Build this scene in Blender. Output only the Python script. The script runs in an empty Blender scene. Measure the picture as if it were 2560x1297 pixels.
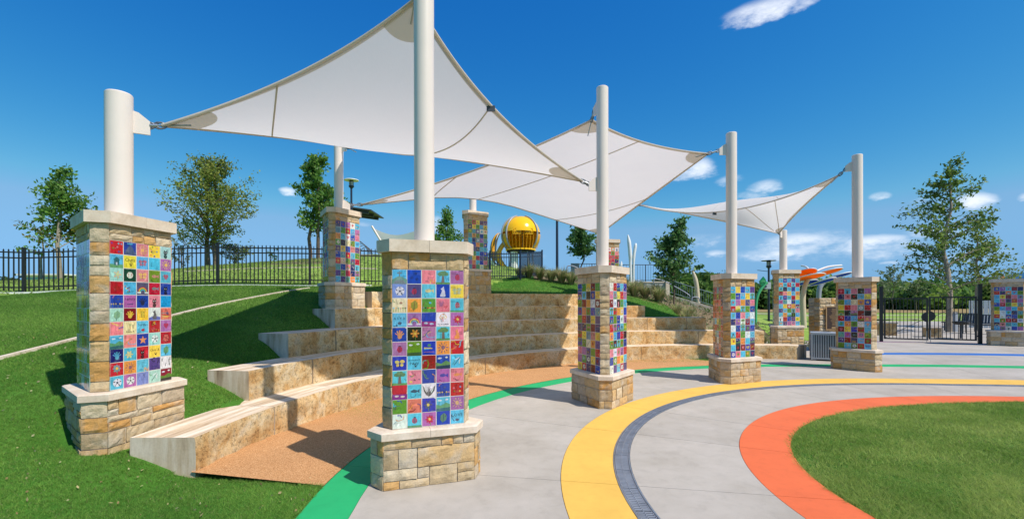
import bpy, math, random
import numpy as np
from mathutils import Vector, Matrix, noise

# ------------------------------------------------------------------ camera, sky, sun, exposure
sc = bpy.context.scene
col = sc.collection
CH = 1.9                                     # eye height
FPX, CX, HY = 1143.5, 1280.0, 753.4          # focal length, principal point and horizon of the 2560 px photograph
cam_d = bpy.data.cameras.new('camera')
cam_d.sensor_fit = 'HORIZONTAL'; cam_d.sensor_width = 36.0
cam_d.lens = 36.0 * FPX / 2560.0
cam_d.shift_y = (HY - 648.5) / 2560.0
cam_d.clip_start = 0.05; cam_d.clip_end = 6000
cam = bpy.data.objects.new('camera', cam_d); col.objects.link(cam)
cam.matrix_world = Matrix.Translation((0, 0, CH)) @ Matrix.Rotation(math.pi / 2, 4, 'X') @ Matrix.Rotation(-0.0021, 4, 'Z')
sc.camera = cam

SUN_EL = math.radians(53.5)
SUN_H = Vector((0.808, -0.588, 0)).normalized()          # horizontal direction towards the sun
SUN_DIR = Vector((SUN_H.x * math.cos(SUN_EL), SUN_H.y * math.cos(SUN_EL), math.sin(SUN_EL)))
sun_d = bpy.data.lights.new('sun', 'SUN'); sun_d.energy = 4.7; sun_d.angle = math.radians(0.53); sun_d.color = (1.0, 0.935, 0.865)
sun = bpy.data.objects.new('sun', sun_d); col.objects.link(sun)
sun.location = SUN_DIR * 60
sun.rotation_euler = SUN_DIR.to_track_quat('Z', 'Y').to_euler()

sc.view_settings.view_transform = 'Standard'; sc.view_settings.look = 'None'
sc.view_settings.exposure = 0.11; sc.view_settings.gamma = 1.0; sc.view_settings.use_curve_mapping = False
try:
    sc.cycles.max_bounces = 6; sc.cycles.diffuse_bounces = 3; sc.cycles.transparent_max_bounces = 8
    sc.cycles.use_denoising = True
except Exception: pass

SKY_STRENGTH = 0.14
CLOUDS = [  # azimuth, elevation (pixels of the photograph), half width, half height, density
    (1905, 30, 120, 30, 1.0), (2000, 15, 60, 20, .75), (1840, 45, 50, 18, .6), (1745, 420, 60, 32, 1.0), (1700, 440, 40, 20, .7), (1820, 452, 50, 16, .6), (1915, 468, 55, 22, .75), (1880, 488, 50, 14, .5),
    (726, 478, 26, 13, 1.05), (1990, 603, 95, 24, 1.0), (1975, 634, 95, 17, .9), (2180, 605, 110, 20, 1.0), (2150, 625, 70, 14, .8), (2195, 492, 36, 13, .6),
    (2440, 505, 62, 28, 1.1), (2310, 500, 40, 10, .35), (2220, 660, 34, 7, .7), (1785, 635, 40, 12, .7), (1095, 560, 22, 26, .8), (2560, 497, 26, 14, .8),
    (905, 560, 36, 9, .4), (1350, 640, 24, 10, .45), (1920, 655, 40, 12, .5), (2290, 640, 60, 12, .4), (2090, 585, 40, 10, .4),
    (2010, 612, 170, 46, .62), (2190, 622, 170, 40, .6), (1930, 640, 130, 26, .6), (2330, 585, 120, 24, .45), (1760, 600, 90, 20, .4), (2450, 640, 130, 20, .4),
    (-250, 610, 160, 26, .9), (-420, 520, 120, 30, .8), (2900, 540, 150, 30, .9), (3200, 610, 160, 26, .9)]

def build_world():
    w = bpy.data.worlds.new('World'); sc.world = w; w.use_nodes = True
    nt = w.node_tree; nt.nodes.clear()
    N = nt.nodes.new; L = nt.links.new
    def M(op, a, b=None, c=None, clamp=False):
        n = N('ShaderNodeMath'); n.operation = op; n.use_clamp = clamp
        for i, v in enumerate((a, b, c)):
            if v is None: continue
            if isinstance(v, (int, float)): n.inputs[i].default_value = v
            else: L(v, n.inputs[i])
        return n.outputs[0]
    out = N('ShaderNodeOutputWorld'); bg = N('ShaderNodeBackground'); bg.inputs['Strength'].default_value = SKY_STRENGTH
    sky = N('ShaderNodeTexSky'); sky.sky_type = 'NISHITA'; sky.sun_disc = False
    sky.sun_elevation = SUN_EL; sky.sun_rotation = math.atan2(SUN_H.x, SUN_H.y)
    sky.altitude = 400; sky.air_density = 1.0; sky.dust_density = 0.35; sky.ozone_density = 3.0
    hsv = N('ShaderNodeHueSaturation'); hsv.inputs['Saturation'].default_value = 1.22; hsv.inputs['Value'].default_value = 1.0
    L(sky.outputs[0], hsv.inputs['Color'])
    sp = N('ShaderNodeSeparateColor'); L(hsv.outputs[0], sp.inputs[0]); cb = N('ShaderNodeCombineColor')
    # deeper blue overhead, as a polarised exposure records it
    def curve(ch, ref, gam, gain): return M('MULTIPLY', M('POWER', M('DIVIDE', M('MAXIMUM', sp.outputs[ch], .001), ref), 1.0 + gam), ref * gain)
    bl = curve(2, 6.5, -.48, .80)
    gr = M('MINIMUM', curve(1, 4.4, .08, .92), M('MULTIPLY', bl, .61))
    rd_ = M('MINIMUM', curve(0, 2.6, 1.0, 1.0), M('MULTIPLY', gr, .47))
    L(rd_, cb.inputs[0]); L(gr, cb.inputs[1]); L(bl, cb.inputs[2])
    tc = N('ShaderNodeTexCoord')
    sep = N('ShaderNodeSeparateXYZ'); L(tc.outputs['Generated'], sep.inputs[0])
    az = M('ARCTAN2', sep.outputs[0], sep.outputs[1]); el = M('ARCSINE', sep.outputs[2])
    def nz(scale, detail, rough):
        m = N('ShaderNodeMapping'); m.inputs['Scale'].default_value = (1, 1, 2.4); L(tc.outputs['Generated'], m.inputs[0])
        n = N('ShaderNodeTexNoise'); n.inputs['Scale'].default_value = scale; n.inputs['Detail'].default_value = detail; n.inputs['Roughness'].default_value = rough
        L(m.outputs[0], n.inputs['Vector']); return n.outputs['Fac']
    n1 = nz(26, 8, .66); n2 = nz(9, 3, .5)
    azw = M('ADD', az, M('MULTIPLY', M('SUBTRACT', n2, .5), .05)); elw = M('ADD', el, M('MULTIPLY', M('SUBTRACT', n1, .5), .018))
    tot = None
    for px, py, wx, wy, dn in CLOUDS:
        a = math.atan2(px - CX, FPX); rx = math.hypot(px - CX, FPX); e = math.atan2(HY - py, rx)
        wa = max(.012, wx / FPX * math.cos(a) ** 2); we = max(.005, wy / rx)
        dx = M('DIVIDE', M('SUBTRACT', azw, a), wa); dy = M('DIVIDE', M('SUBTRACT', elw, e), we)
        # flat base: shrink the lower half
        g = M('SUBTRACT', 1.0, M('ADD', M('MULTIPLY', dx, dx), M('MULTIPLY', dy, dy)))
        g = M('MULTIPLY', M('MAXIMUM', g, 0.0), dn)
        tot = g if tot is None else M('MAXIMUM', tot, g)
    edge = M('ADD', tot, M('MULTIPLY', M('SUBTRACT', n1, .5), 1.5))
    mr = N('ShaderNodeMapRange'); mr.interpolation_type = 'SMOOTHSTEP'
    mr.inputs['From Min'].default_value = .04; mr.inputs['From Max'].default_value = 1.45; mr.inputs['To Max'].default_value = .92
    L(edge, mr.inputs['Value'])
    fac = M('MULTIPLY', mr.outputs[0], M('MINIMUM', M('MULTIPLY', tot, 3.2), 1.0))
    mix = N('ShaderNodeMix'); mix.data_type = 'RGBA'
    L(fac, mix.inputs[0]); L(cb.outputs[0], mix.inputs[6]); mix.inputs[7].default_value = (7.2, 7.5, 8.0, 1)
    L(mix.outputs[2], bg.inputs['Color']); L(bg.outputs[0], out.inputs['Surface'])
build_world()

# ------------------------------------------------------------------ helpers
R = math.radians
def srgb(r, g, b):
    f = lambda c: c / 255 / 12.92 if c / 255 <= .04045 else ((c / 255 + .055) / 1.055) ** 2.4
    return (f(r), f(g), f(b), 1.0)

class MB:
    """collects faces of one mesh"""
    def __init__(s): s.v = []; s.f = []; s.m = []; s.c = []; s.sm = []
    def add(s, verts, faces, mat=0, colr=None, smooth=False):
        o = len(s.v); s.v.extend([tuple(p) for p in verts])
        for f in faces:
            s.f.append(tuple(o + i for i in f)); s.m.append(mat); s.c.append(colr); s.sm.append(smooth)
    def box(s, c, d, mat=0, rot=None, colr=None):
        x, y, z = (k / 2 for k in d)
        vs = [Vector((a * x, b * y, e * z)) for e in (-1, 1) for b in (-1, 1) for a in (-1, 1)]
        if rot is not None: vs = [rot @ v for v in vs]
        c = Vector(c); vs = [v + c for v in vs]
        s.add(vs, [(0, 2, 3, 1), (4, 5, 7, 6), (0, 1, 5, 4), (2, 6, 7, 3), (0, 4, 6, 2), (1, 3, 7, 5)], mat, colr)
    def bar(s, a, b, w, h=None, mat=0, colr=None):
        a = Vector(a); b = Vector(b); d = b - a; L = d.length
        q = d.to_track_quat('X', 'Z').to_matrix()
        s.box((a + b) / 2, (L, w, h or w), mat, q, colr)
    def tube(s, pts, r, n=10, mat=0, caps=True, colr=None, smooth=True):
        pts = [Vector(p) for p in pts]
        rs = r if isinstance(r, (list, tuple)) else [r] * len(pts)
        t0 = (pts[1] - pts[0]).normalized()
        up = Vector((0, 0, 1)) if abs(t0.z) < .9 else Vector((1, 0, 0))
        vs = []; prev = None
        for i, p in enumerate(pts):
            t = (pts[min(i + 1, len(pts) - 1)] - pts[max(i - 1, 0)]).normalized()
            if prev is None: u = (up - t * up.dot(t)).normalized()
            else:
                u = prev - t * prev.dot(t); u = u.normalized() if u.length > 1e-6 else (up - t * up.dot(t)).normalized()
            prev = u; w = t.cross(u)
            for k in range(n):
                a = 2 * math.pi * k / n
                vs.append(p + (u * math.cos(a) + w * math.sin(a)) * rs[i])
        fs = []
        for i in range(len(pts) - 1):
            for k in range(n):
                k2 = (k + 1) % n
                fs.append((i * n + k, i * n + k2, (i + 1) * n + k2, (i + 1) * n + k))
        s.add(vs, fs, mat, colr, smooth)
        if caps:
            m = len(pts) - 1
            s.add(vs[:n], [tuple(range(n))[::-1]], mat, colr); s.add(vs[m * n:], [tuple(range(n))], mat, colr)
    def prism(s, poly, z0, z1, mat=0, colr=None):
        n = len(poly)
        vs = [(p[0], p[1], z0) for p in poly] + [(p[0], p[1], z1) for p in poly]
        s.add(vs, [tuple(range(n))[::-1], tuple(range(n, 2 * n))] + [(i, (i + 1) % n, n + (i + 1) % n, n + i) for i in range(n)], mat, colr)
    def sphere(s, c, r, nu=12, nv=8, mat=0, colr=None, sc_=(1, 1, 1)):
        vs = []; c = Vector(c)
        for j in range(nv + 1):
            ph = math.pi * j / nv
            for i in range(nu):
                a = 2 * math.pi * i / nu
                vs.append(c + Vector((math.sin(ph) * math.cos(a) * r * sc_[0], math.sin(ph) * math.sin(a) * r * sc_[1], math.cos(ph) * r * sc_[2])))
        fs = [(j * nu + i, (j + 1) * nu + i, (j + 1) * nu + (i + 1) % nu, j * nu + (i + 1) % nu) for j in range(nv) for i in range(nu)]
        s.add(vs, fs, mat, colr, True)
    def mesh(s, name, mats):
        me = bpy.data.meshes.new(name); me.from_pydata(s.v, [], s.f)
        for m in (mats if isinstance(mats, (list, tuple)) else [mats]): me.materials.append(m)
        me.polygons.foreach_set('material_index', s.m); me.polygons.foreach_set('use_smooth', s.sm)
        if any(c is not None for c in s.c):
            at = me.color_attributes.new('Col', 'FLOAT_COLOR', 'CORNER')
            buf = []
            for f, c in zip(s.f, s.c):
                buf.extend(list(c if c is not None else (1, 1, 1, 1)) * len(f))
            at.data.foreach_set('color', buf)
        me.update(); return me

def link(name, me, parent=None, loc=(0, 0, 0), rotz=0.0, color=None):
    o = bpy.data.objects.new(name, me); col.objects.link(o)
    if parent is not None: o.parent = parent
    o.location = loc; o.rotation_euler = (0, 0, rotz)
    if color is not None: o.color = color
    return o
def tag(o, label, cat, group=None, kind=None):
    o['label'] = label; o['category'] = cat
    if group: o['group'] = group
    if kind: o['kind'] = kind
    return o
def thing(name, label, cat, loc=(0, 0, 0), rotz=0.0, group=None):
    return tag(link(name, None, None, loc, rotz), label, cat, group)
def struct(name, me, loc=(0, 0, 0)):
    o = link(name, me, None, loc); o['kind'] = 'structure'; return o
def np_mesh(name, verts, tris, mat, colr=None, smooth=False):
    me = bpy.data.meshes.new(name)
    nv, nf = len(verts), len(tris); k = tris.shape[1]
    me.vertices.add(nv); me.vertices.foreach_set('co', np.ascontiguousarray(verts, dtype=np.float32).ravel())
    me.loops.add(nf * k); me.loops.foreach_set('vertex_index', np.ascontiguousarray(tris, dtype=np.int32).ravel())
    me.polygons.add(nf); me.polygons.foreach_set('loop_start', np.arange(0, nf * k, k, dtype=np.int32))
    if smooth: me.polygons.foreach_set('use_smooth', np.ones(nf, dtype=bool))
    for m in (mat if isinstance(mat, (list, tuple)) else [mat]): me.materials.append(m)
    if colr is not None:
        at = me.color_attributes.new('Col', 'FLOAT_COLOR', 'POINT'); at.data.foreach_set('color', np.ascontiguousarray(colr, dtype=np.float32).ravel())
    me.update(calc_edges=True); return me

# ------------------------------------------------------------------ materials
MATS = {}
class NB:
    def __init__(s, name):
        s.m = bpy.data.materials.new(name); s.m.use_nodes = True; s.nt = s.m.node_tree
        s.b = s.nt.nodes['Principled BSDF']; s.tc = None
    def N(s, t): return s.nt.nodes.new(t)
    def L(s, a, b): s.nt.links.new(a, b)
    def coord(s, kind='Object', scale=(1, 1, 1), rot=(0, 0, 0)):
        if s.tc is None: s.tc = s.N('ShaderNodeTexCoord')
        mp = s.N('ShaderNodeMapping'); mp.inputs['Scale'].default_value = scale; mp.inputs['Rotation'].default_value = rot
        if kind == 'World':
            g = s.N('ShaderNodeNewGeometry'); s.L(g.outputs['Position'], mp.inputs[0])
        else: s.L(s.tc.outputs[kind], mp.inputs[0])
        return mp.outputs[0]
    def noise(s, vec, scale, detail=4, rough=.55, dist=0):
        n = s.N('ShaderNodeTexNoise'); n.inputs['Scale'].default_value = scale; n.inputs['Detail'].default_value = detail
        n.inputs['Roughness'].default_value = rough; n.inputs['Distortion'].default_value = dist
        s.L(vec, n.inputs['Vector']); return n.outputs['Fac']
    def ramp(s, fac, stops):
        r = s.N('ShaderNodeValToRGB'); e = r.color_ramp.elements
        while len(e) < len(stops): e.new(.5)
        for i, (p, c) in enumerate(stops):
            e[i].position = p; e[i].color = c if len(c) == 4 else (*c, 1)
        s.L(fac, r.inputs[0]); return r.outputs['Color']
    def mix(s, a, b, fac, mode='MIX'):
        n = s.N('ShaderNodeMix'); n.data_type = 'RGBA'; n.blend_type = mode
        for v, i in ((fac, 0), (a, 6), (b, 7)):
            if isinstance(v, (int, float)): n.inputs[i].default_value = v
            elif isinstance(v, (tuple, list)): n.inputs[i].default_value = v if len(v) == 4 else (*v, 1)
            else: s.L(v, n.inputs[i])
        return n.outputs[2]
    def bump(s, h, strength=.3, dist=.02):
        b = s.N('ShaderNodeBump'); b.inputs['Strength'].default_value = strength; b.inputs['Distance'].default_value = dist
        s.L(h, b.inputs['Height']); s.L(b.outputs[0], s.b.inputs['Normal'])
    def set(s, colr=None, rough=None, metal=None, spec=None):
        if colr is not None:
            if isinstance(colr, (tuple, list)): s.b.inputs['Base Color'].default_value = colr if len(colr) == 4 else (*colr, 1)
            else: s.L(colr, s.b.inputs['Base Color'])
        if rough is not None:
            if isinstance(rough, (int, float)): s.b.inputs['Roughness'].default_value = rough
            else: s.L(rough, s.b.inputs['Roughness'])
        if metal is not None: s.b.inputs['Metallic'].default_value = metal
        if spec is not None: s.b.inputs['Specular IOR Level'].default_value = spec
        return s.m
def g3(v): return (v, v, v, 1)

def paint(name, c, rough=.45, var=.06, metal=0.0, scale=6):
    n = NB(name); v = n.coord('Object')
    f = n.noise(v, scale, 5, .6)
    k = n.ramp(f, [(.3, tuple(x * (1 - var) for x in c[:3])), (.7, tuple(min(1, x * (1 + var)) for x in c[:3]))])
    return n.set(k, rough, metal)
def m_stone():
    n = NB('ashlar_stone'); oi = n.N('ShaderNodeObjectInfo'); v = n.coord('Object')
    ad = n.N('ShaderNodeVectorMath'); ad.operation = 'ADD'; n.L(v, ad.inputs[0])
    sc3 = n.N('ShaderNodeVectorMath'); sc3.operation = 'SCALE'; cmb = n.N('ShaderNodeCombineXYZ')
    for i in range(3): n.L(oi.outputs['Random'], cmb.inputs[i])
    n.L(cmb.outputs[0], sc3.inputs[0]); sc3.inputs['Scale'].default_value = 37.0; n.L(sc3.outputs[0], ad.inputs[1]); v = ad.outputs[0]
    f1 = n.noise(v, 9, 6, .62, .4); f2 = n.noise(v, 60, 4, .6); f3 = n.noise(v, 4, 3, .5, .8)
    a = n.mix(oi.outputs['Color'], n.ramp(f1, [(.25, (.62, .58, .52, 1)), (.5, (1, 1, 1, 1)), (.78, (1.12, 1.03, .9, 1))]), .8, 'MULTIPLY')
    a = n.mix(a, (.52, .47, .39, 1), n.ramp(f3, [(.52, g3(0)), (.72, g3(.55))]))
    a = n.mix(a, n.ramp(f2, [(.3, g3(.72)), (.6, g3(1.08))]), .55, 'MULTIPLY')
    n.bump(n.mix(f1, f2, .45), .55, .02)
    return n.set(a, .88, spec=.3)
def m_split():
    n = NB('split_face_limestone'); oi = n.N('ShaderNodeObjectInfo'); v = n.coord('World')
    f1 = n.noise(v, 3.2, 7, .66, .6); f2 = n.noise(v, 22, 6, .7, .3); f3 = n.noise(v, 1.3, 3, .5, .5); f4 = n.noise(v, 70, 4, .6)
    a = n.ramp(f1, [(.28, srgb(146, 108, 66)), (.42, srgb(202, 164, 110)), (.54, srgb(214, 188, 144)), (.72, srgb(216, 204, 180))])
    a = n.mix(a, srgb(188, 132, 68), n.ramp(f3, [(.5, g3(0)), (.7, g3(.45))]))
    a = n.mix(a, oi.outputs['Color'], .45, 'MULTIPLY')
    a = n.mix(a, n.ramp(f2, [(.36, g3(.30)), (.47, g3(.93)), (.7, g3(1.14))]), .8, 'MULTIPLY')
    a = n.mix(a, n.ramp(f4, [(.35, g3(.6)), (.55, g3(1.05))]), .5, 'MULTIPLY')
    n.bump(n.mix(f2, f4, .4), .8, .025)
    return n.set(a, .92, spec=.25)
def m_sawn(name, scale, lo, mid, hi):
    n = NB(name); oi = n.N('ShaderNodeObjectInfo'); v = n.coord('Object', scale)
    f = n.noise(v, 1.0, 5, .6, .2); f2 = n.noise(n.coord('Object'), 40, 4, .6); f3 = n.noise(n.coord('Object'), 2.2, 3, .5)
    a = n.ramp(f, [(.3, lo), (.46, mid), (.62, hi), (.8, mid)])
    a = n.mix(a, srgb(206, 188, 164), n.ramp(f3, [(.45, g3(0)), (.7, g3(.6))]))
    a = n.mix(a, n.ramp(f2, [(.3, g3(.86)), (.6, g3(1.04))]), .6, 'MULTIPLY')
    n.bump(f2, .15, .004)
    return n.set(a, .85, spec=.3)
def m_concrete():
    n = NB('concrete'); v = n.coord('World'); oi = n.N('ShaderNodeObjectInfo')
    f1 = n.noise(v, .9, 6, .62); f2 = n.noise(v, 140, 3, .6); f3 = n.noise(v, 5, 5, .7, .5)
    a = n.ramp(f1, [(.3, srgb(164, 155, 141)), (.5, srgb(177, 168, 155)), (.72, srgb(188, 179, 167))])
    a = n.mix(a, n.ramp(f3, [(.28, g3(.84)), (.5, g3(1.0)), (.7, g3(1.03))]), .7, 'MULTIPLY')
    a = n.mix(a, n.ramp(f2, [(.3, g3(.88)), (.65, g3(1.05))]), .7, 'MULTIPLY')
    f4 = n.noise(n.coord('World', (.35, 2.4, 1), (0, 0, .7)), 1.1, 5, .7, .8)
    a = n.mix(a, (.36, .32, .27, 1), n.ramp(f4, [(.56, g3(0)), (.72, g3(.16))]))
    a = n.mix(a, n.mix((1, 1, 1, 1), (.9, .9, .9, 1), oi.outputs['Random']), .6, 'MULTIPLY')
    n.bump(f2, .12, .003)
    return n.set(a, .8, spec=.3)
def m_band(name, c):
    n = NB(name); v = n.coord('World')
    f1 = n.noise(v, 1.6, 6, .65); f2 = n.noise(v, 150, 3, .6); f3 = n.noise(v, 9, 5, .7)
    a = n.ramp(f1, [(.3, tuple(x * .9 for x in c[:3])), (.7, tuple(x * 1.06 for x in c[:3]))])
    a = n.mix(a, n.ramp(f3, [(.28, g3(.88)), (.5, g3(1.0))]), .7, 'MULTIPLY')
    a = n.mix(a, n.ramp(f2, [(.3, g3(.92)), (.65, g3(1.03))]), .6, 'MULTIPLY')
    n.bump(f2, .12, .003)
    return n.set(a, .7, spec=.3)
def m_rubber():
    n = NB('orange_rubber_crumb'); v = n.coord('World')
    vo = n.N('ShaderNodeTexVoronoi'); vo.inputs['Scale'].default_value = 130; n.L(v, vo.inputs['Vector'])
    f1 = n.noise(v, 1.4, 4, .6)
    a = n.ramp(vo.outputs['Color'], [(0, srgb(142, 96, 58)), (.5, srgb(190, 140, 92)), (1, srgb(216, 172, 124))])
    a = n.mix(a, n.ramp(f1, [(.3, g3(.9)), (.7, g3(1.05))]), .7, 'MULTIPLY')
    n.bump(vo.outputs['Distance'], .5, .006)
    return n.set(a, .9, spec=.2)
def m_soil(name, stops, scale=1.0, bump=.4):
    n = NB(name); v = n.coord('World')
    f1 = n.noise(v, .35 * scale, 6, .65); f2 = n.noise(v, 30 * scale, 4, .7); f3 = n.noise(v, 3 * scale, 4, .6)
    a = n.ramp(f1, stops)
    a = n.mix(a, n.ramp(f2, [(.3, g3(.55)), (.6, g3(1.15))]), .75, 'MULTIPLY')
    a = n.mix(a, n.ramp(f3, [(.3, g3(.8)), (.7, g3(1.12))]), .6, 'MULTIPLY')
    n.bump(f2, bump, .02)
    return n.set(a, .95, spec=.15)
def m_attr(name, rough=.7, var=.0, trans=0.0, scale=20, spec=.3):
    n = NB(name); at = n.N('ShaderNodeVertexColor'); at.layer_name = 'Col'
    c = at.outputs['Color']
    if var:
        f = n.noise(n.coord('Object'), scale, 4, .65)
        c = n.mix(c, n.ramp(f, [(.3, g3(1 - var)), (.7, g3(1 + var))]), 1.0, 'MULTIPLY')
    m = n.set(c, rough, spec=spec)
    if trans:
        tr = n.N('ShaderNodeBsdfTranslucent'); n.L(c, tr.inputs['Color'])
        mx = n.N('ShaderNodeMixShader'); mx.inputs[0].default_value = trans
        n.L(n.b.outputs[0], mx.inputs[1]); n.L(tr.outputs[0], mx.inputs[2])
        n.L(mx.outputs[0], n.nt.nodes['Material Output'].inputs['Surface'])
    return m
def m_tile():
    n = NB('glazed_tile'); at = n.N('ShaderNodeVertexColor'); at.layer_name = 'Col'; oi = n.N('ShaderNodeObjectInfo')
    v = n.coord('Object'); ad = n.N('ShaderNodeVectorMath'); ad.operation = 'ADD'; n.L(v, ad.inputs[0])
    cmb = n.N('ShaderNodeCombineXYZ'); mu = n.N('ShaderNodeMath'); mu.operation = 'MULTIPLY'; mu.inputs[1].default_value = 53.0
    n.L(oi.outputs['Random'], mu.inputs[0])
    for i in range(3): n.L(mu.outputs[0], cmb.inputs[i])
    n.L(cmb.outputs[0], ad.inputs[1]); v = ad.outputs[0]
    mp = n.N('ShaderNodeMapping'); mp.inputs['Scale'].default_value = (1, 1, .35); n.L(v, mp.inputs[0])
    f = n.noise(mp.outputs[0], 42, 5, .65, .6); f2 = n.noise(v, 16, 3, .5)
    c = n.mix(at.outputs['Color'], n.ramp(f, [(.3, g3(.62)), (.52, g3(1.0)), (.75, g3(1.35))]), .75, 'MULTIPLY')
    c = n.mix(c, (.75, .78, .8, 1), n.ramp(f2, [(.58, g3(0)), (.82, g3(.12))]))
    n.bump(n.noise(v, 14, 2, .5), .06, .01)
    m = n.set(c, .14, spec=.55)
    return m
def m_fabric():
    n = NB('white_shade_fabric'); v = n.coord('Object')
    f = n.noise(n.coord('Object', (1, 1, 1)), 1.1, 4, .55); wv = n.noise(n.coord('Object', (60, 4, 4)), 3, 2, .5)
    c = n.mix(n.ramp(f, [(.3, (.84, .81, .785, 1)), (.7, (.89, .865, .845, 1))]), n.ramp(wv, [(.3, g3(.95)), (.7, g3(1.02))]), .7, 'MULTIPLY')
    m = n.set(c, .85, spec=.15)
    tr = n.N('ShaderNodeBsdfTranslucent'); tr.inputs['Color'].default_value = (.87, .835, .81, 1)
    mx = n.N('ShaderNodeMixShader'); mx.inputs[0].default_value = .46
    n.L(n.b.outputs[0], mx.inputs[1]); n.L(tr.outputs[0], mx.inputs[2]); n.L(mx.outputs[0], n.nt.nodes['Material Output'].inputs['Surface'])
    return m
def m_bronze():
    n = NB('bronze_plaque'); f = n.noise(n.coord('Object'), 30, 4, .6)
    return n.set(n.ramp(f, [(.3, (.05, .03, .02, 1)), (.7, (.10, .06, .045, 1))]), .45, .6)

M_STONE = m_stone(); M_SPLIT = m_split()
M_SAWN = m_sawn('sawn_limestone_top', (.7, 9, 9), srgb(156, 126, 96), srgb(206, 182, 150), srgb(232, 218, 198))
M_END = m_sawn('sawn_limestone_end', (6, 6, .9), srgb(140, 116, 92), srgb(194, 172, 144), srgb(220, 204, 182))
M_CAP = m_sawn('limestone_coping', (5, 5, 5), srgb(194, 174, 150), srgb(212, 194, 172), srgb(222, 207, 188))
M_MORTAR = m_sawn('mortar', (20, 20, 20), srgb(168, 156, 138), srgb(184, 172, 154), srgb(194, 184, 168))
M_GROUT = m_sawn('tile_grout', (20, 20, 20), srgb(192, 188, 178), srgb(206, 202, 194), srgb(214, 210, 204))
M_CONC = m_concrete()
M_YEL = m_band('yellow_coated_concrete', srgb(230, 182, 84)); M_ORG = m_band('orange_coated_concrete', srgb(224, 108, 62))
M_GRN = m_band('green_coated_concrete', srgb(38, 166, 100)); M_BLU = m_band('blue_coated_concrete', srgb(52, 108, 180)); M_PUR = m_band('purple_coated_concrete', srgb(140, 70, 130))
M_RUB = m_rubber()
M_JOINT = m_soil('joint_bed', [(.3, (.10, .09, .08, 1)), (.7, (.16, .15, .13, 1))])
M_TURF = m_soil('turf_ground', [(.3, srgb(52, 96, 28)), (.5, srgb(66, 112, 36)), (.7, srgb(84, 124, 46))], 2.0)
M_HILLG = m_soil('meadow_ground', [(.3, srgb(116, 146, 58)), (.5, srgb(134, 162, 70)), (.7, srgb(154, 172, 86))], 1.2)
M_FIELD = m_soil('field_ground', [(.3, srgb(112, 144, 60)), (.5, srgb(130, 158, 70)), (.7, srgb(150, 164, 88))], .25)
M_DRY = m_soil('dry_meadow', [(.3, srgb(140, 122, 80)), (.6, srgb(158, 136, 92)), (.8, srgb(120, 124, 70))], .6)
M_MULCH = m_soil('mulch_bed', [(.3, srgb(104, 92, 70)), (.6, srgb(132, 116, 90)), (.8, srgb(110, 112, 72))], 2.0)
M_BLADE = m_attr('grass_blades', .75, trans=.42)
M_LEAF = m_attr('leaves', .5, trans=.5)
M_BARK = m_soil('bark', [(.3, srgb(84, 72, 60)), (.7, srgb(124, 110, 94))], 6)
M_PBARK = m_soil('pale_bark', [(.3, srgb(136, 124, 108)), (.7, srgb(176, 164, 148))], 6)
M_TILE = m_tile(); M_FAB = m_fabric()
def m_webbing(name, c, t):
    n = NB(name); m = n.set(c, .85, spec=.15); tr = n.N('ShaderNodeBsdfTranslucent'); tr.inputs['Color'].default_value = c
    mx = n.N('ShaderNodeMixShader'); mx.inputs[0].default_value = t
    n.L(n.b.outputs[0], mx.inputs[1]); n.L(tr.outputs[0], mx.inputs[2]); n.L(mx.outputs[0], n.nt.nodes['Material Output'].inputs['Surface']); return m
M_HEM = m_webbing('sail_hem', srgb(226, 218, 206), .5); M_PATCH = m_webbing('sail_patch', srgb(222, 215, 203), .5)
M_POST = paint('cream_post_paint', srgb(226, 213, 201), .35, .02)
M_BLACK = paint('black_fence_paint', (.012, .012, .014), .4); M_NAVY = paint('dark_navy_paint', (.014, .022, .045), .4)
M_STEEL = paint('galvanised_steel', (.42, .44, .46), .35, .15, .8); M_CABLE = paint('steel_cable', (.16, .17, .19), .4, .2, .6)
M_GRATE = paint('grate_iron', (.36, .38, .42), .45, .2, .2); M_SILVER = paint('silver_powder_coat', srgb(158, 164, 170), .4, .05, .1)
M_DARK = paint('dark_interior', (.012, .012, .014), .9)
M_YELP = paint('yellow_gloss_shell', srgb(252, 190, 10), .18, .03); M_AMB = paint('amber_panel', srgb(232, 164, 30), .3, .1)
M_GREYP = paint('grey_steel_paint', srgb(150, 156, 164), .35, .05); M_WHITEP = paint('white_paint', srgb(226, 226, 222), .4, .03)
M_TAN = paint('tan_steel_paint', srgb(206, 190, 160), .5, .04); M_ORP = m_webbing('orange_canopy', srgb(250, 150, 56), .55); M_BLP = m_webbing('blue_canopy', srgb(36, 96, 186), .45)
M_GRNP = paint('green_sign_paint', srgb(14, 130, 72), .4, .04); M_GRNL = paint('light_green_paint', srgb(70, 170, 110), .4, .04)
M_BRONZE = m_bronze(); M_GOLD = paint('plaque_rim', srgb(176, 140, 96), .4, .08, .4); M_SIGN = paint('grey_sign_panel', srgb(168, 172, 172), .5)
M_RAIL = paint('railing_grey_green', srgb(120, 136, 138), .4, .05); M_ROOFB = paint('blue_metal_roof', srgb(52, 92, 124), .3, .05); M_REDP = paint('red_orange_paint', srgb(222, 84, 44), .4)
M_GLASS = paint('teal_glass', srgb(120, 170, 176), .1); M_CHAR = paint('charcoal_metal', srgb(62, 66, 72), .5)

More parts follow.
